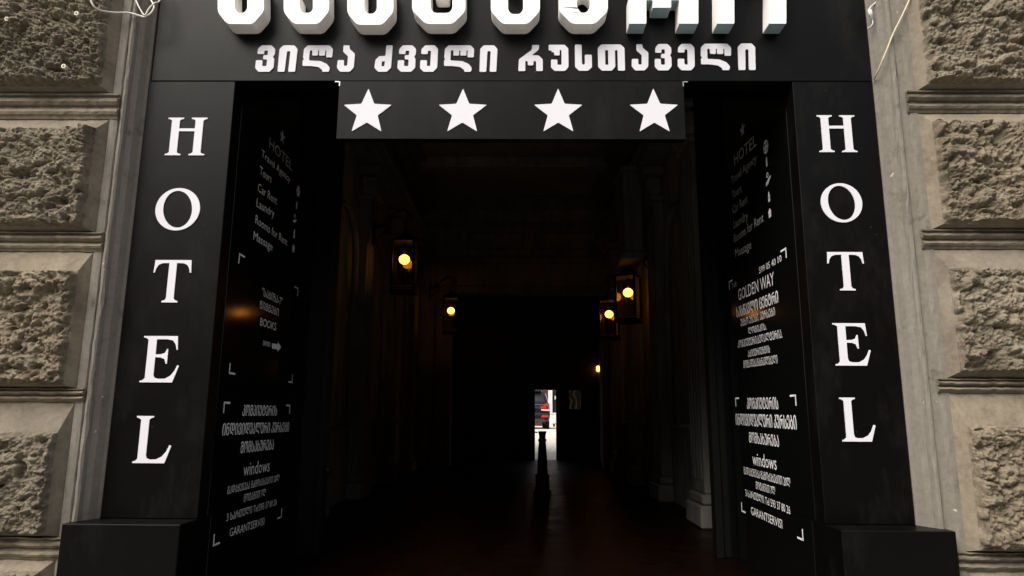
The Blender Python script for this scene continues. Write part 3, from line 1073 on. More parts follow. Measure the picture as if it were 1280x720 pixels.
def reveal(side):
    X = XL if side == 'L' else XR
    lab = ('glossy black advert panel with BOOKS and a white arrow' if side == 'L' else 'glossy black advert panel with GOLDEN WAY lettering')
    t_ = thing('advert_panel', lab, 'advert panel', (X, 0.8, Z_LEDGE), 'advert panels on the entrance reveals')
    g = MB()
    x0, x1 = (X - 0.12, X) if side == 'L' else (X, X + 0.12)
    g.box(x0, x1, 0.1125, Y_IN, Z_LEDGE + 0.0005, EYE + 3.08, 0, 0.002)
    mesh_obj('panel', g, MAT['reveal'], t_)
    # thin return between HOTEL panel edge and the reveal is the HOTEL panel's own edge
    P = lambda nm, g_, m_=MAT['vinyl']: mesh_obj(nm, g_, m_, t_, recalc=False)
    if side == 'L':
        g = MB(); star_on(g, X, 353, 171, 22); P('star_mark', g, MAT['vinyl_shaded'])
        g = MB(); line(g, X, 'HOTEL', (336.4, 184), (365, 214), 15); P('hotel_lettering', g, MAT['vinyl_shaded'])
        for s, a, c, cap in (('Travel Agency', (326.7, 195.5), (362.5, 228.5), 11), ('Tours', (324.4, 217.5), (339, 229), 12), ('Car Rent', (322, 238.5), (346, 256), 12),
                             ('Laundry', (320.5, 258), (342.5, 272), 12), ('Rooms for Rent', (319, 278.6), (359, 307.5), 12), ('Massage', (316.7, 299), (340.5, 313.5), 12)):
            g = MB(); line(g, X, s, a, c, cap, 0.006); P('services_lettering', g)
        g = MB(); icons(g, X, [(373, 239, 14), (371, 256, 11), (369, 274, 13), (368, 292, 11), (367, 310, 11)]); P('service_icons', g)
        for p, sy, sz in (((299, 316), 1, -1), ((373, 360), -1, -1), ((286, 467.5), 1, 1), ((365.5, 479), -1, 1)):
            g = MB(); corner(g, X, p, sy, sz); P('corner_mark', g)
        g = MB(); line(g, X, '"საბიზა-7"', (327.5, 369.3), (352.5, 382), 11, 0.012); P('bookshop_lettering', g)
        g = MB(); line(g, X, 'წიგნები', (324.7, 385.3), (348, 395), 10.4, 0.012); P('bookshop_lettering', g)
        g = MB(); line(g, X, 'BOOKS', (325, 406.8), (344.9, 413.3), 11, 0.004); P('bookshop_lettering', g)
        g = MB(); line(g, X, 'ეზოში', (328.5, 431.5), (337.6, 434), 6.3, 0.012); P('bookshop_lettering', g)
        g = MB(); flat_shape(g, X, [(340, 429), (347, 430.3), (347, 427), (351.5, 434), (347, 440), (347, 437), (340, 435.6)]); P('arrow_mark', g)
        for p, sy, sz in (((280, 502), 1, -1), ((363, 506), -1, -1), ((266, 683.5), 1, 1), ((352, 647), -1, 1)):
            g = MB(); corner(g, X, p, sy, sz); P('corner_mark', g)
        g = MB(); line(g, X, 'კომპიუტერის', (302.8, 519.8), (345.9, 519.5), 14.5, BOLD); P('repair_lettering', g)
        g = MB(); line(g, X, 'ინდივიდუალური კურსები', (277.6, 544.5), (360.8, 539.6), 16, BOLD); P('repair_lettering', g)
        g = MB(); line(g, X, 'მომსახურება', (300.5, 566.6), (341.8, 561.8), 15, BOLD); P('repair_lettering', g)
        g = MB(); line(g, X, 'windows', (303.9, 595.3), (336.7, 589), 18, 0.0); P('repair_lettering', g)
        g = MB(); line(g, X, 'გადაყენება გამოძახებით 20ლ', (284, 618), (349, 601), 10, BOLD); P('repair_lettering', g)
        g = MB(); line(g, X, 'მოტანით 7ლ', (304.4, 627.7), (331.8, 620), 10, BOLD); P('repair_lettering', g)
        g = MB(); line(g, X, '3 სართული Tel:593 37 80 26', (283, 651.7), (345.7, 631.3), 10, BOLD); P('repair_lettering', g)
        g = MB(); line(g, X, 'GARANTSERVISI', (286.7, 671), (330, 656), 11, 0.0); P('repair_lettering', g)
    else:
        g = MB(); star_on(g, X, 928, 162, 22); P('star_mark', g, MAT['vinyl_shaded'])
        g = MB(); line(g, X, 'HOTEL', (918, 207), (945.8, 181.4), 15.5); P('hotel_lettering', g, MAT['vinyl_shaded'])
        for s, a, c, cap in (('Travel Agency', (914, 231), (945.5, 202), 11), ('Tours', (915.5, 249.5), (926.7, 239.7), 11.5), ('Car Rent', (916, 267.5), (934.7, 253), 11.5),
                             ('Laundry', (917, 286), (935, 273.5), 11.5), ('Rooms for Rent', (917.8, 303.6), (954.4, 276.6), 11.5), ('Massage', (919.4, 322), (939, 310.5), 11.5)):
            g = MB(); line(g, X, s, a, c, cap, 0.006); P('services_lettering', g, MAT['vinyl_shaded'])
        g = MB(); icons(g, X, [(957, 183.5, 18), (958, 202, 13), (960, 223, 18), (961, 246, 13), (962, 266, 12)]); P('service_icons', g)
        for p, sy, sz in (((911, 352), -1, -1), ((982.5, 309), 1, -1)):
            g = MB(); corner(g, X, p, sy, sz); P('corner_mark', g)
        g = MB(); line(g, X, 'Tel:', (914.5, 361), (921, 357.5), 7.5); P('school_lettering', g, MAT['vinyl_shaded'])
        g = MB(); line(g, X, '599 05 40 10', (949, 342), (977, 326.5), 8.5, 0.012); P('school_lettering', g)
        g = MB(); line(g, X, 'GOLDEN WAY', (923, 376), (968, 355.5), 15.5, 0.004); P('school_lettering', g)
        g = MB(); line(g, X, 'სასწავლო ცენტრი', (921, 397), (973, 378), 13.5, BOLD); P('school_lettering', g)
        g = MB(); line(g, X, 'უცხო ენები. კურსები', (926, 408), (968.8, 394), 9.5, BOLD); P('school_lettering', g)
        g = MB(); line(g, X, 'ლოგიკის.', (935.5, 418), (958, 411.8), 8.5, BOLD); P('school_lettering', g)
        g = MB(); line(g, X, 'კომპიუტერი.ბუღალტერია.', (922.5, 435), (978, 422), 9.5, BOLD); P('school_lettering', g)
        g = MB(); line(g, X, 'აბიტურიენტის', (935, 446.5), (962.5, 440.5), 9, BOLD); P('school_lettering', g)
        g = MB(); line(g, X, 'მომზადება.მასწავლებელი', (929.5, 460), (972, 454), 9.5, BOLD); P('school_lettering', g)
        for p, sy, sz in (((919, 497), -1, -1), ((994.7, 493), 1, -1), ((927, 639.5), -1, 1), ((1004.5, 676.5), 1, 1)):
            g = MB(); corner(g, X, p, sy, sz); P('corner_mark', g)
        g = MB(); line(g, X, 'კომპიუტერის', (933.9, 511), (973, 511.5), 14, BOLD); P('repair_lettering', g)
        g = MB(); line(g, X, 'ინდივიდუალური კურსები', (920, 531), (996, 537), 14.5, BOLD); P('repair_lettering', g)
        g = MB(); line(g, X, 'მომსახურება', (936.7, 553), (974, 558.8), 13.5, BOLD); P('repair_lettering', g)
        g = MB(); line(g, X, 'windows', (941, 581), (971, 587.5), 17, 0.0); P('repair_lettering', g)
        g = MB(); line(g, X, 'გადაყენება გამოძახებით 20ლ', (930, 592.5), (988, 609), 9.5, BOLD); P('repair_lettering', g)
        g = MB(); line(g, X, 'მოტანით 7ლ', (945, 611), (969, 618.7), 9.5, BOLD); P('repair_lettering', g)
        g = MB(); line(g, X, '3 სართული Tel 593 37 80 26', (932, 620), (988, 643), 9, BOLD); P('repair_lettering', g)
        g = MB(); line(g, X, 'GARANTSERVISI', (939, 643), (978, 661), 10.5, 0.0); P('repair_lettering', g)


reveal('L')
reveal('R')

# inner frame of the doorway
fr_ = thing('entrance_frame', 'black frame at the inner end of the advert panels', 'door frame', (0, Y_IN + 0.06, Z_IN))
g = MB(); g.box(HL - 0.02, -1.462, Y_IN + 0.002, Y_IN + 0.13, Z_IN + 0.001, EYE + 3.3, 0, 0.006); g.box(-1.505, -1.452, Y_IN - 0.02, Y_IN + 0.0, Z_IN + 0.001, EYE + 2.9, 0, 0.004)
mesh_obj('post', g, MAT['frame_black'], fr_)
g = MB(); g.box(1.435, HR + 0.02, Y_IN + 0.002, Y_IN + 0.13, Z_IN + 0.001, EYE + 3.3, 0, 0.006); g.box(1.425, 1.478, Y_IN - 0.02, Y_IN + 0.0, Z_IN + 0.001, EYE + 2.9, 0, 0.004)
mesh_obj('post', g, MAT['frame_black'], fr_)
g = MB(); g.box(-1.46, 1.433, Y_IN + 0.004, Y_IN + 0.128, EYE + 2.62, EYE + 3.3, 0, 0.004)
mesh_obj('header', g, MAT['frame_black'], fr_)
g = MB(); g.box(XL - 0.1, XR + 0.1, 0.125, Y_IN - 0.03, EYE + 3.09, EYE + 3.3, 0)
mesh_obj('soffit', g, MAT['frame_black'], fr_)
p = at(411, 588, Y_IN - 0.03)
g = MB(); g.lathe([(0.012, 0), (0.012, 0.04), (0.028, 0.05), (0.034, 0.07), (0.026, 0.09), (0.004, 0.097)], (0, 0, 0), 14)
g2 = MB(); g2.add([(p.x + v[0], p.y + 0.035 - v[2], p.z + v[1]) for v in g.v], g.f, 0, True)
mesh_obj('knob', g2, MAT['frame_black'], fr_)

# ------------------------------------------------------------------ passage
def hall_wall(side):
    X = HL if side == 'L' else HR
    s = 1 if side == 'L' else -1                      # towards the room
    w = thing('passage_wall', 'dim plaster passage wall with pilasters on the side of the ' + ('two lanterns hanging far apart' if side == 'L' else 'two lanterns hanging close together'), 'wall', (X, 6, Z_IN), 'passage walls')
    g = MB()
    bx = lambda g_, d0, d1, y0, y1, z0, z1, bv=0.0: g_.box(min(X + s * d0, X + s * d1), max(X + s * d0, X + s * d1), y0, y1, z0, z1, 0, bv)
    bx(g, -0.01, 0.0, Y_IN + 0.14, Y_END, Z_IN, Z_CEIL)
    mesh_obj('wall_face', g, MAT['hall'], w)
    for yy in (3.2, 5.15, 7.1, 9.05):
        g = MB()
        bx(g, 0.001, 0.14, yy - 0.24, yy + 0.24, Z_IN + 0.30, EYE + 2.75, 0.012)
        bx(g, 0.001, 0.20, yy - 0.30, yy + 0.30, Z_IN + 0.001, Z_IN + 0.20, 0.015)
        bx(g, 0.001, 0.17, yy - 0.27, yy + 0.27, Z_IN + 0.202, Z_IN + 0.298, 0.02)
        for q in range(4):                             # flutes read as raised fillets
            yq = yy - 0.165 + q * 0.11
            bx(g, 0.1405, 0.156, yq - 0.03, yq + 0.03, Z_IN + 0.42, EYE + 2.5, 0.01)
        bx(g, 0.001, 0.18, yy - 0.28, yy + 0.28, EYE + 2.752, EYE + 2.82, 0.015)
        bx(g, 0.001, 0.22, yy - 0.31, yy + 0.31, EYE + 2.822, EYE + 3.1, 0.06)
        bx(g, 0.001, 0.27, yy - 0.35, yy + 0.35, EYE + 3.102, EYE + 3.2, 0.02)
        mesh_obj('pilaster', g, MAT['hall_trim'], w)
    # round headed blind arches between the pilasters
    for yy in (4.175, 6.125, 8.075):
        g = MB()
        pts = [(X + s * 0.03, yy - 0.55, Z_IN + 0.9), (X + s * 0.03, yy - 0.55, EYE + 1.9)]
        pts += [(X + s * 0.03, yy - 0.55 * math.cos(a), EYE + 1.9 + 0.55 * math.sin(a)) for a in [PI * k / 14 for k in range(1, 14)]]
        pts += [(X + s * 0.03, yy + 0.55, EYE + 1.9), (X + s * 0.03, yy + 0.55, Z_IN + 0.9), (X + s * 0.03, yy - 0.55, Z_IN + 0.9)]
        g.tube(pts, 0.045, 6)
        mesh_obj('arch_moulding', g, MAT['hall_trim'], w)
    g = MB()
    for (d, z0, z1) in ((0.30, 3.22, 3.34), (0.36, 3.342, 3.42), (0.20, 4.25, 4.36), (0.30, 4.362, 4.48), (0.38, 4.482, 4.58)):
        bx(g, 0.002, d, Y_IN + 0.15, Y_CROSS - 0.01, EYE + z0, EYE + z1, 0.02)
    mesh_obj('cornice', g, MAT['hall_trim'], w)


hall_wall('L')
hall_wall('R')
g = MB(); g.box(HL - 0.05, HR + 0.05, Y_IN + 0.14, Y_END, Z_CEIL, Z_CEIL + 0.3)
for yy in (4.2, 6.2, 8.2):
    g.box(HL + 0.05, HR - 0.05, yy - 0.16, yy + 0.16, Z_CEIL - 0.2, Z_CEIL - 0.001, 0, 0.02)
tag(mesh_obj('ceiling', g, MAT['hall_ceiling']), 'dim plaster ceiling of the passage with cross beams', kind='structure')

# cross wall with the inner opening
cw = thing('cross_wall', 'dim panelled wall over the dark inner opening of the passage', 'wall', (0, Y_CROSS, Z_IN))
a = at(566, 366, Y_CROSS); c = at(751, 366, Y_CROSS)
g = MB()
g.box(HL + 0.001, a.x, Y_CROSS, Y_CROSS + 0.35, Z_IN + 0.001, a.z)
g.box(c.x, HR - 0.001, Y_CROSS, Y_CROSS + 0.35, Z_IN + 0.001, a.z)
g.box(HL + 0.001, HR - 0.001, Y_CROSS, Y_CROSS + 0.35, a.z + 0.001, Z_CEIL - 0.001)
mesh_obj('wall_face', g, MAT['hall'], cw)
zc = lambda py: at(660, py, Y_CROSS).z
for (p0, p1, dd) in ((330, 322, 0.10), (285, 279, 0.05), (262, 252, 0.09), (252, 247, 0.14), (228, 218, 0.08), (212, 205, 0.16), (358, 366, 0.06)):
    g = MB(); g.box(HL + 0.01, HR - 0.01, Y_CROSS - dd, Y_CROSS - 0.001, min(zc(p0), zc(p1)), max(zc(p0), zc(p1)), 0, 0.015)
    mesh_obj('cornice', g, MAT['hall_trim'], cw)
for (x0, x1) in ((584, 655), (668, 748)):
    A, B = at(x0, 313, Y_CROSS), at(x1, 290, Y_CROSS)
    g = MB()
    g.box(A.x, B.x, Y_CROSS - 0.05, Y_CROSS - 0.001, A.z, A.z + 0.045, 0, 0.01); g.box(A.x, B.x, Y_CROSS - 0.05, Y_CROSS - 0.001, B.z - 0.045, B.z, 0, 0.01)
    g.box(A.x, A.x + 0.045, Y_CROSS - 0.048, Y_CROSS - 0.001, A.z + 0.046, B.z - 0.046, 0, 0.01); g.box(B.x - 0.045, B.x, Y_CROSS - 0.048, Y_CROSS - 0.001, A.z + 0.046, B.z - 0.046, 0, 0.01)
    mesh_obj('panel_frame', g, MAT['hall_trim'], cw)
for (x0, x1) in ((HL + 0.35, a.x - 0.03), (c.x + 0.03, HR - 0.05)):
    g = MB(); g.box(x0, x1, Y_CROSS - 0.08, Y_CROSS - 0.001, Z_IN + 0.002, a.z - 0.15, 0, 0.02)
    g.box(x0 - 0.03, x1 + 0.03, Y_CROSS - 0.12, Y_CROSS - 0.081, Z_IN + 0.003, Z_IN + 0.3, 0, 0.015)
    mesh_obj('pilaster', g, MAT['hall_trim'], cw)

# boxed duct high on the right wall
A, B = at(781, 314, 5.2), at(833, 213, 5.2)
dk = thing('wall_duct', 'pale boxed duct high on the wall above the paired lanterns', 'duct', (1.5, 5.3, A.z))
g = MB(); g.box(A.x, HR - 0.23, 5.2, 5.85, A.z, B.z, 0, 0.01); g.box(A.x - 0.04, HR - 0.2, 5.16, 5.89, A.z - 0.10, A.z - 0.002, 0, 0.02); g.box(A.x - 0.03, HR - 0.22, 5.17, 5.88, B.z + 0.002, B.z + 0.07, 0, 0.02)
mesh_obj('box_body', g, MAT['hall_trim'], dk)

# end wall with the exit
ew = thing('end_wall', 'black wall at the far end of the passage around the bright exit', 'wall', (0, Y_END, Z_IN))
e0, e1, ez = at(669, 500, Y_END).x, at(695.5, 500, Y_END).x, at(680, 487.5, Y_END).z
d0, d1 = at(600, 500, Y_END).x, at(737, 500, Y_END).x
g = MB()
g.box(OL - 0.3, d0, Y_END + 0.002, Y_END + 0.2, Z_IN - 0.1, ez + 0.03)
g.box(d1, OR + 0.3, Y_END + 0.002, Y_END + 0.2, Z_IN - 0.1, ez + 0.03)
g.box(OL - 0.3, OR + 0.3, Y_END + 0.002, Y_END + 0.2, ez + 0.031, Z_CEIL + 0.4)
mesh_obj('wall_face', g, MAT['dark_wood'], ew)
g = MB(); g.box(d0 + 0.002, d1 - 0.002, Y_END - 0.03, Y_END + 0.18, ez, ez + 0.0295)
mesh_obj('lintel', g, MAT['dark_wood'], ew)
# closed leaves left and right of the open one
dl = thing('exit_door', 'closed black door leaf left of the bright exit gap', 'door', ((d0 + e0) / 2, Y_END + 0.1, Z_IN))
g = MB(); g.box(d0 - 0.08, e0, Y_END + 0.202, Y_END + 0.245, Z_IN - 0.1, ez + 0.06, 0, 0.004)
for q in range(2):
    xm = d0 + 0.12 + q * (e0 - d0 - 0.1) / 2
    g.box(xm, xm + (e0 - d0) / 2 - 0.16, Y_END + 0.185, Y_END + 0.2015, Z_IN + 0.15, ez - 0.2, 0, 0.006)
mesh_obj('leaf', g, MAT['dark_wood'], dl)
hz = at(669, 540, Y_END + 0.03)
g = MB(); g.tube(spline([(e0 - 0.05, Y_END + 0.2, hz.z), (e0 - 0.05, Y_END + 0.0, hz.z), (e0 + 0.02, Y_END - 0.005, hz.z - 0.004), (e0 + 0.055, Y_END - 0.005, hz.z - 0.02)], 5), 0.016, 8)
mesh_obj('handle', g, MAT['iron'], dl)
p0, p1 = at(711.5, 511.5, Y_END + 0.21), at(726, 489.5, Y_END + 0.21)
dr = thing('exit_door', 'closed black door leaf with a small glass pane beside the bright exit gap', 'door', ((d1 + e1) / 2, Y_END + 0.1, Z_IN))
g = MB()
g.box(e1, p0.x, Y_END + 0.202, Y_END + 0.245, Z_IN - 0.1, ez + 0.06)
g.box(p1.x, d1 + 0.08, Y_END + 0.202, Y_END + 0.245, Z_IN - 0.1, ez + 0.06)
g.box(p0.x + 0.0005, p1.x - 0.0005, Y_END + 0.202, Y_END + 0.245, Z_IN - 0.1, p0.z)
mesh_obj('leaf', g, MAT['dark_wood'], dr)
MAT['frost'] = mat('frosted_pane', (0.55, 0.54, 0.47), 0.8, 0.4)
t, b = nodes(MAT['frost'])
b.inputs['Transmission Weight'].default_value = 0.30
tc = t.nodes.new('ShaderNodeTexCoord')
wv = t.nodes.new('ShaderNodeTexWave')                  # pale curls cast into the glass
wv.inputs['Scale'].default_value = 2.4
wv.inputs['Distortion'].default_value = 5.0
wv.inputs['Detail'].default_value = 1.0
wv.inputs['Detail Scale'].default_value = 1.6
t.links.new(tc.outputs['Object'], wv.inputs['Vector'])
c = ramp(t, wv.outputs['Fac'], [(0.55, (0.13, 0.135, 0.12)), (0.86, (0.20, 0.19, 0.165)), (0.95, (0.70, 0.58, 0.42))])
t.links.new(c.outputs[0], b.inputs['Base Color'])
g = MB(); g.box(p0.x + 0.001, p1.x - 0.001, Y_END + 0.215, Y_END + 0.225, p0.z + 0.001, ez + 0.055)
mesh_obj('pane', g, MAT['frost'], dr)
# ------------------------------------------------------------------ lanterns
def make_lantern(label):
    """square iron lantern hanging from a scrolled wall bracket; origin at the middle of its bottom, wall on the -x side"""
    t_ = thing('wall_lantern', label, 'lantern', (0, 0, 0), 'iron lanterns along the passage')
    w, h = 0.135, 0.70
    g = MB()
    g.box(-w - 0.02, w + 0.02, -w - 0.02, w + 0.02, 0, 0.035, 0, 0.006)
    g.box(-w, w, -w, w, 0.036, 0.07, 0, 0.004)
    g.box(-w - 0.012, w + 0.012, -w - 0.012, w + 0.012, 0.655, 0.69, 0, 0.006)
    for sx in (-1, 1):
        for sy in (-1, 1):
            g.box(sx * w - 0.013, sx * w + 0.013, sy * w - 0.013, sy * w + 0.013, 0.071, 0.654, 0, 0.003)
    mesh_obj('cage', g, MAT['iron'], t_)
    g = MB()
    for sx in (-1, 1):
        g.add([(sx * w, -w + 0.014, 0.072), (sx * w, w - 0.014, 0.072), (sx * w, w - 0.014, 0.653), (sx * w, -w + 0.014, 0.653)], [(0, 1, 2, 3)])
        g.add([(-w + 0.014, sx * w, 0.072), (w - 0.014, sx * w, 0.072), (w - 0.014, sx * w, 0.653), (-w + 0.014, sx * w, 0.653)], [(0, 1, 2, 3)])
    mesh_obj('glass_pane', g, MAT['glass'], t_, recalc=False)
    g = MB()
    g.lathe([(w + 0.03, 0.691), (w + 0.02, 0.715), (0.07, 0.76), (0.025, 0.80), (0.018, 0.83), (0.004, 0.832)], (0, 0, 0), 4, 0, False)
    mesh_obj('cap', g, MAT['iron'], t_)
    g = MB(); g.lathe([(0.018, 0.64), (0.018, 0.50)], (0, 0, 0), 8)
    mesh_obj('lamp_holder', g, MAT['iron'], t_)
    g = MB(); g.lathe([(0.006, 0.375), (0.036, 0.383), (0.060, 0.405), (0.070, 0.437), (0.062, 0.468), (0.038, 0.49), (0.018, 0.499)], (0, 0, 0), 18)
    mesh_obj('bulb', g, MAT['bulb'], t_)
    g = MB()
    g.tube(spline([(0, 0, 0.82), (0, 0, 0.95), (0.02, 0, 1.0), (0.06, 0, 1.03), (0.09, 0, 1.0), (0.075, 0, 0.96), (0.045, 0, 0.97)], 6), 0.010, 6)
    g.tube(spline([(0.06, 0, 1.03), (-0.05, 0, 1.10), (-0.2, 0, 1.0), (-0.30, 0, 0.88), (-0.40, 0, 0.86)], 6), 0.014, 6)
    g.tube(spline([(-0.40, 0, 0.70), (-0.30, 0, 0.76), (-0.24, 0, 0.86), (-0.28, 0, 0.92), (-0.33, 0, 0.88)], 6), 0.010, 6)
    g.box(-0.42, -0.395, -0.04, 0.04, 0.62, 0.96, 0, 0.006)
    mesh_obj('bracket', g, MAT['iron'], t_)
    return t_


def put(px, py_bottom, Y):
    return at(px, py_bottom, Y)


lan = make_lantern('iron lantern nearest the entrance, alone with a dark wall behind it')
lan.location = put(504, 366.5, 4.9)
copy_thing(lan, put(563, 417, 9.2), math.radians(4), 'smallest iron lantern, hanging beside the edge of the dark inner opening')
copy_thing(lan, put(786, 404, 5.95), math.radians(180 - 28), 'nearer iron lantern of the close pair, hanging below the boxed duct')
copy_thing(lan, put(762, 425, 7.85), math.radians(180 - 22), 'farther iron lantern of the close pair, half hidden by the nearer one')
# small amber lamp deep in the passage
p = at(747.5, 461, Y_END - 0.12)
sm_ = thing('amber_lamp', 'tiny amber lamp high on the black end wall', 'lamp', p)
g = MB(); g.lathe([(0.004, -0.07), (0.03, -0.05), (0.042, -0.01), (0.036, 0.04), (0.02, 0.065)], p, 12)
mesh_obj('bulb', g, MAT['bulb'], sm_)
g = MB(); g.tube(spline([(p.x, p.y, p.z + 0.064), (p.x, p.y + 0.02, p.z + 0.11), (p.x, Y_END - 0.001, p.z + 0.12)], 5), 0.014, 6)
mesh_obj('lamp_arm', g, MAT['iron'], sm_)

# ------------------------------------------------------------------ bollard in the passage
pb_ = at(678, 618, 5.6)
pb_ = Vector((pb_.x, 5.6, Z_IN))
hb = at(678.5, 539, 5.6).z - Z_IN
bo = thing('bollard', 'dark turned bollard standing in the passage before the bright exit', 'bollard', pb_)
g = MB()
K = hb / 0.80
g.lathe([(r * K, z * K) for r, z in ((0.115, 0.0), (0.115, 0.05), (0.095, 0.065), (0.088, 0.20), (0.094, 0.215), (0.094, 0.245), (0.072, 0.26), (0.066, 0.34), (0.060, 0.48), (0.052, 0.60), (0.046, 0.665), (0.056, 0.678), (0.057, 0.692), (0.044, 0.705), (0.042, 0.73), (0.048, 0.765), (0.054, 0.785), (0.054, 0.80))], pb_, 20)
mesh_obj('shaft', g, MAT['iron'], bo)

# ------------------------------------------------------------------ car beyond the exit
YC = 26.4
xr_car = at(688, 520, YC).x
car = thing('parked_car', 'black estate car seen from behind with a red tail light, parked beyond the exit', 'car', (xr_car - 0.93, YC, pz))
cx0, zc0 = xr_car - 0.93, pz


def loft(sections, mi=0):
    """sections: (y, [(x, z)...]) half outlines, mirrored"""
    g_ = MB()
    rings = []
    for y, half in sections:
        full = [(x, z) for x, z in half] + [(-x, z) for x, z in half[::-1]]
        rings.append([(cx0 + x, YC + y, zc0 + z) for x, z in full])
    n = len(rings[0])
    vs = [v for r_ in rings for v in r_]
    fs = []
    for k in range(len(rings) - 1):
        for j in range(n):
            fs.append((k * n + j, k * n + (j + 1) % n, (k + 1) * n + (j + 1) % n, (k + 1) * n + j))
    fs.append(tuple(range(n)))
    fs.append(tuple(range((len(rings) - 1) * n, len(rings) * n)))
    g_.add(vs, fs, mi, True)
    return g_


lo = lambda wd, z0, z1: [(wd * 0.80, z0), (wd * 0.95, z0 + 0.06), (wd, z0 + 0.25), (wd, z1 - 0.28), (wd * 0.97, z1 - 0.06), (wd * 0.90, z1)]
g = loft([(0.0, lo(0.84, 0.36, 1.00)), (0.05, lo(0.90, 0.32, 1.06)), (0.35, lo(0.93, 0.28, 1.08)), (2.2, lo(0.93, 0.26, 1.05)), (3.4, lo(0.92, 0.26, 1.02)), (4.2, lo(0.88, 0.28, 0.92)), (4.5, lo(0.74, 0.34, 0.80))])
gh = lambda wb, wt, z0, z1: [(wb, z0), (wb * 0.97, z0 + 0.1), (wt * 1.03, z1 - 0.10), (wt, z1 - 0.035), (wt * 0.85, z1)]
g2 = loft([(0.10, gh(0.84, 0.74, 1.0, 1.20)), (0.30, gh(0.86, 0.68, 1.0, 1.56)), (0.55, gh(0.87, 0.67, 1.0, 1.64)), (1.6, gh(0.87, 0.67, 1.0, 1.68)), (2.4, gh(0.87, 0.66, 1.0, 1.62)), (3.3, gh(0.84, 0.74, 1.0, 1.06))])
g.add(g2.v, g2.f, 0, True)
mesh_obj('body', g, MAT['car_paint'], car)
# windows a little proud of the greenhouse
def quad(pts, th=(0, -0.012, 0)):
    g_ = MB()
    P = [Vector((cx0 + x, YC + y, zc0 + z)) for x, y, z in pts]
    Q = [p + Vector(th) for p in P]
    n = len(P)
    g_.add(P + Q, [tuple(range(n)), tuple(range(n, 2 * n))] + [(k, (k + 1) % n, n + (k + 1) % n, n + k) for k in range(n)])
    return g_
mesh_obj('rear_window', quad([(-0.70, 0.115, 1.13), (0.70, 0.115, 1.13), (0.60, 0.27, 1.47), (-0.60, 0.27, 1.47)]), MAT['car_glass'], car)
for s in (-1, 1):
    mesh_obj('side_window', quad([(s * 0.855, 0.55, 1.13), (s * 0.86, 2.75, 1.13), (s * 0.73, 2.15, 1.52), (s * 0.735, 0.75, 1.54)], (s * 0.02, 0, 0)), MAT['car_glass'], car)
    mesh_obj('tail_light', quad([(s * 0.52, -0.01, 0.84), (s * 0.905, 0.05, 0.84), (s * 0.90, 0.07, 1.10), (s * 0.80, 0.05, 1.12), (s * 0.50, -0.005, 0.98)], (0, -0.03, 0)), MAT['tail_red'], car)
    mesh_obj('reverse_light', quad([(s * 0.55, -0.012, 0.79), (s * 0.90, 0.04, 0.79), (s * 0.90, 0.045, 0.835), (s * 0.53, -0.01, 0.835)], (0, -0.03, 0)), MAT['tail_clear'], car)
    mesh_obj('reflector', quad([(s * 0.52, -0.08, 0.50), (s * 0.83, -0.08, 0.50), (s * 0.83, -0.08, 0.59), (s * 0.56, -0.08, 0.59)], (0, -0.03, 0)), MAT['tail_red'], car)
    g = MB(); g.tube([(cx0 + s * 0.60, YC + 0.55, zc0 + 1.70), (cx0 + s * 0.60, YC + 1.4, zc0 + 1.735), (cx0 + s * 0.60, YC + 2.2, zc0 + 1.69)], 0.02, 6)
    mesh_obj('roof_rail', g, MAT['alloy'], car)
g = MB(); g.box(cx0 - 0.84, cx0 + 0.84, YC - 0.075, YC + 0.02, zc0 + 0.36, zc0 + 0.60, 0, 0.04)
mesh_obj('bumper', g, MAT['car_paint'], car)
g = MB(); g.box(cx0 - 0.70, cx0 + 0.70, YC - 0.085, YC - 0.076, zc0 + 0.30, zc0 + 0.44, 0, 0.003)
mesh_obj('bumper_insert', g, MAT['car_plastic'], car)
g = MB(); g.box(cx0 - 0.62, cx0 + 0.62, YC - 0.06, YC - 0.02, zc0 + 1.00, zc0 + 1.05, 0, 0.01)
g.box(cx0 - 0.55, cx0 + 0.62, YC - 0.09, YC - 0.078, zc0 + 0.555, zc0 + 0.575)
mesh_obj('chrome_trim', g, MAT['chrome'], car)
g = MB(); g.box(cx0 - 0.26, cx0 + 0.26, YC - 0.035, YC - 0.012, zc0 + 0.80, zc0 + 0.92, 0, 0.004)
mesh_obj('number_plate', g, MAT['tail_clear'], car)
g = MB(); g.box(cx0 - 0.55, cx0 + 0.55, YC + 0.20, YC + 0.48, zc0 + 1.60, zc0 + 1.655, 0, 0.02)
mesh_obj('roof_spoiler', g, MAT['car_paint'], car)
for s in (-1, 1):
    for yy in (0.85, 3.55):
        g = MB()
        L = MB(); L.lathe([(0.20, -0.10), (0.32, -0.11), (0.345, -0.08), (0.345, 0.08), (0.32, 0.11), (0.20, 0.10)], (0, 0, 0), 24)
        g.add([(cx0 + s * 0.80 + v[2], YC + yy + v[0], zc0 + 0.345 + v[1]) for v in L.v], L.f, 0, True)
        wh = mesh_obj('wheel', g, MAT['rubber'], car)
        g = MB()
        L = MB(); L.lathe([(0.03, -0.115), (0.20, -0.105), (0.21, -0.02), (0.21, 0.02), (0.20, 0.105), (0.03, 0.115)], (0, 0, 0), 20)
        g.add([(cx0 + s * 0.80 + v[2], YC + yy + v[0], zc0 + 0.345 + v[1]) for v in L.v], L.f, 0, True)
        mesh_obj('rim', g, MAT['alloy'], wh)

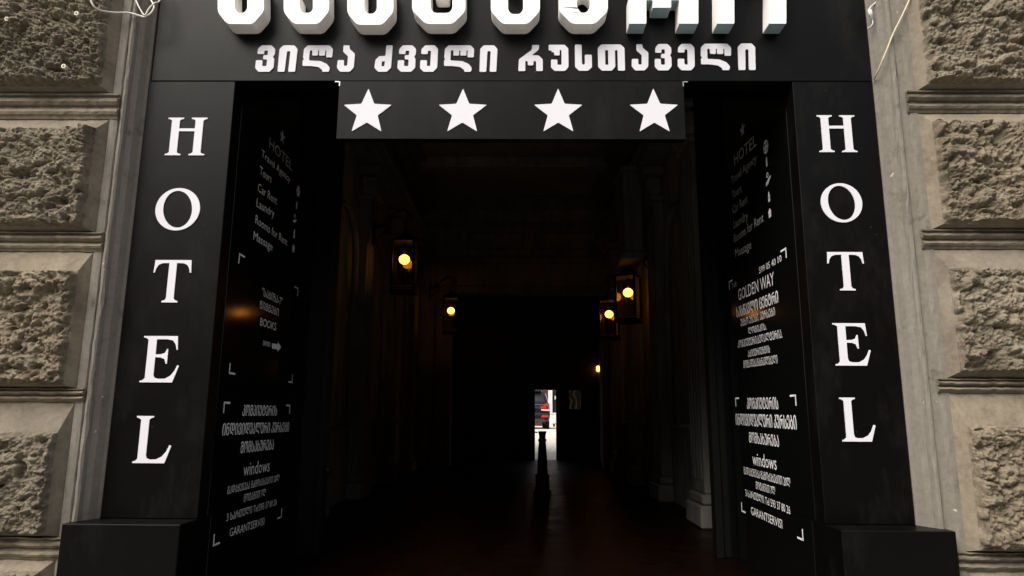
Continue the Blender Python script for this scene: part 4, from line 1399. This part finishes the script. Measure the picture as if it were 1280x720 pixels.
# ------------------------------------------------------------------ house behind the car
YH = 36.0
hs = thing('far_house', 'house with a white pillar and dark gateway behind the black car', 'house', (2, YH, pz))
g = MB(); g.box(-12, 12, YH + 0.3, YH + 4, pz - 0.2, pz + 7)
mesh_obj('wall', g, MAT['maroon'], hs)
a, c = at(685.5, 500, YH).x, at(690.5, 500, YH).x
g = MB(); g.box(a, c, YH - 0.1, YH + 0.299, pz - 0.1, pz + 6, 0, 0.02)
mesh_obj('pillar', g, MAT['white_paint'], hs)
g = MB(); g.box(c + 0.01, c + 1.2, YH + 0.2, YH + 0.298, pz - 0.1, pz + 3.2)
mesh_obj('gate', g, MAT['gate_dark'], hs)
g = MB(); q = at(694.3, 497, YH); g.box(q.x - 0.05, q.x + 0.05, YH + 0.1, YH + 0.198, q.z - 0.10, q.z + 0.10, 0, 0.01)
mesh_obj('gate_lamp', g, MAT['white_paint'], hs)
bw = thing('low_wall', 'low white wall beside the black car', 'wall', (c + 0.8, 34, pz))
za, zb_ = at(693, 531.5, 34).z, at(693, 516, 34).z
x_a = at(688, 520, 34).x
g = MB(); g.box(x_a, x_a + 2.5, 34, 34.25, pz - 0.1, zb_ - 0.06, 0, 0.01)
mesh_obj('wall_body', g, MAT['white_paint'], bw)
g = MB(); g.box(x_a - 0.03, x_a + 2.53, 33.96, 34.29, zb_ - 0.058, zb_, 0, 0.01)
mesh_obj('coping', g, MAT['white_paint'], bw)
q = at(692.5, 530, 33.5)
pot = thing('flower_pot', 'small rust orange pot at the foot of the low white wall', 'pot', (q.x, 33.5, pz))
g = MB(); g.lathe([(0.05, 0.0), (0.08, 0.15), (0.095, 0.15), (0.095, 0.18), (0.07, 0.18), (0.06, 0.14)], (q.x, 33.5, pz), 16)
mesh_obj('pot_body', g, MAT['rust'], pot)

# ------------------------------------------------------------------ loose cables
def cable(name, label, cat, pts, r, mtl, Y=None):
    P = [at(px, py, y) for px, py, y in pts]
    g_ = MB(); g_.tube(spline([tuple(p) for p in P], 10), r, 8)
    o = mesh_obj(name, g_, mtl)
    tag(o, label, cat)
    return o


cable('cable', 'loose white wire looping across the top of the grey jamb', 'cable',
      [(104, -30, -0.26), (112.5, -2, -0.26), (121, 11, -0.24), (140, 15.5, -0.17), (160, 16, -0.135), (174, 19.5, -0.13), (181, 21, -0.13), (189, 16, -0.125), (192.5, 8, -0.12), (188, -2, -0.11), (180, -25, -0.1)], 0.0052, MAT['cable_white'])
cable('cable', 'short wire hanging in a loop below the left end of the sign', 'cable',
      [(160, -25, -0.10), (169, -2, -0.12), (175, 11, -0.13), (181, 19, -0.135), (186, 11, -0.13), (193, 4, -0.12), (199, 1.5, -0.10), (206, -12, -0.05)], 0.0042, MAT['cable_white'])
cable('cable', 'long beige cable slanting from the right block to the sign corner', 'cable',
      [(1152, -40, -0.14), (1139, -6, -0.135), (1129, 17, -0.13), (1117, 41, -0.125), (1109, 61, -0.12), (1102, 78, -0.10), (1096, 92, -0.06), (1092.5, 99, -0.012)], 0.0045, MAT['cable_beige'])
cn = thing('cable_connector', 'white cable plug hanging at the right end of the sign', 'plug', at(1089, 19, -0.06))
p = [at(*q) for q in ((1105, -20, -0.05), (1096, 1, -0.05), (1089, 8, -0.055), (1085.5, 13, -0.06))]
g = MB(); g.tube(spline([tuple(x) for x in p], 6), 0.0045, 6)
mesh_obj('wire', g, MAT['cable_white'], cn)
a, c = at(1086.5, 12, -0.06), at(1090.5, 25, -0.06)
g = MB(); g.tube([a, a.lerp(c, 0.15), a.lerp(c, 0.55), a.lerp(c, 0.6), c], [0.008, 0.012, 0.012, 0.008, 0.006], 10)
mesh_obj('plug', g, MAT['plug_plastic'], cn)
p = [at(*q) for q in ((1090.5, 25, -0.06), (1091, 29, -0.06), (1088.5, 33, -0.055), (1084.5, 35.5, -0.04))]
g = MB(); g.tube(spline([tuple(x) for x in p], 6), 0.0035, 6)
mesh_obj('tail_wire', g, MAT['cable_white'], cn)

# ------------------------------------------------------------------ unseen block across the street, added to shade the low sky
op = thing('sky_blocker', 'unseen dark house block across the street, added to shade the low sky', 'building', (0, -20, -0.12))
g = MB(); g.box(-30, 30, -26, -17, -0.12, 9)
mesh_obj('wall', g, MAT['opposite'], op)
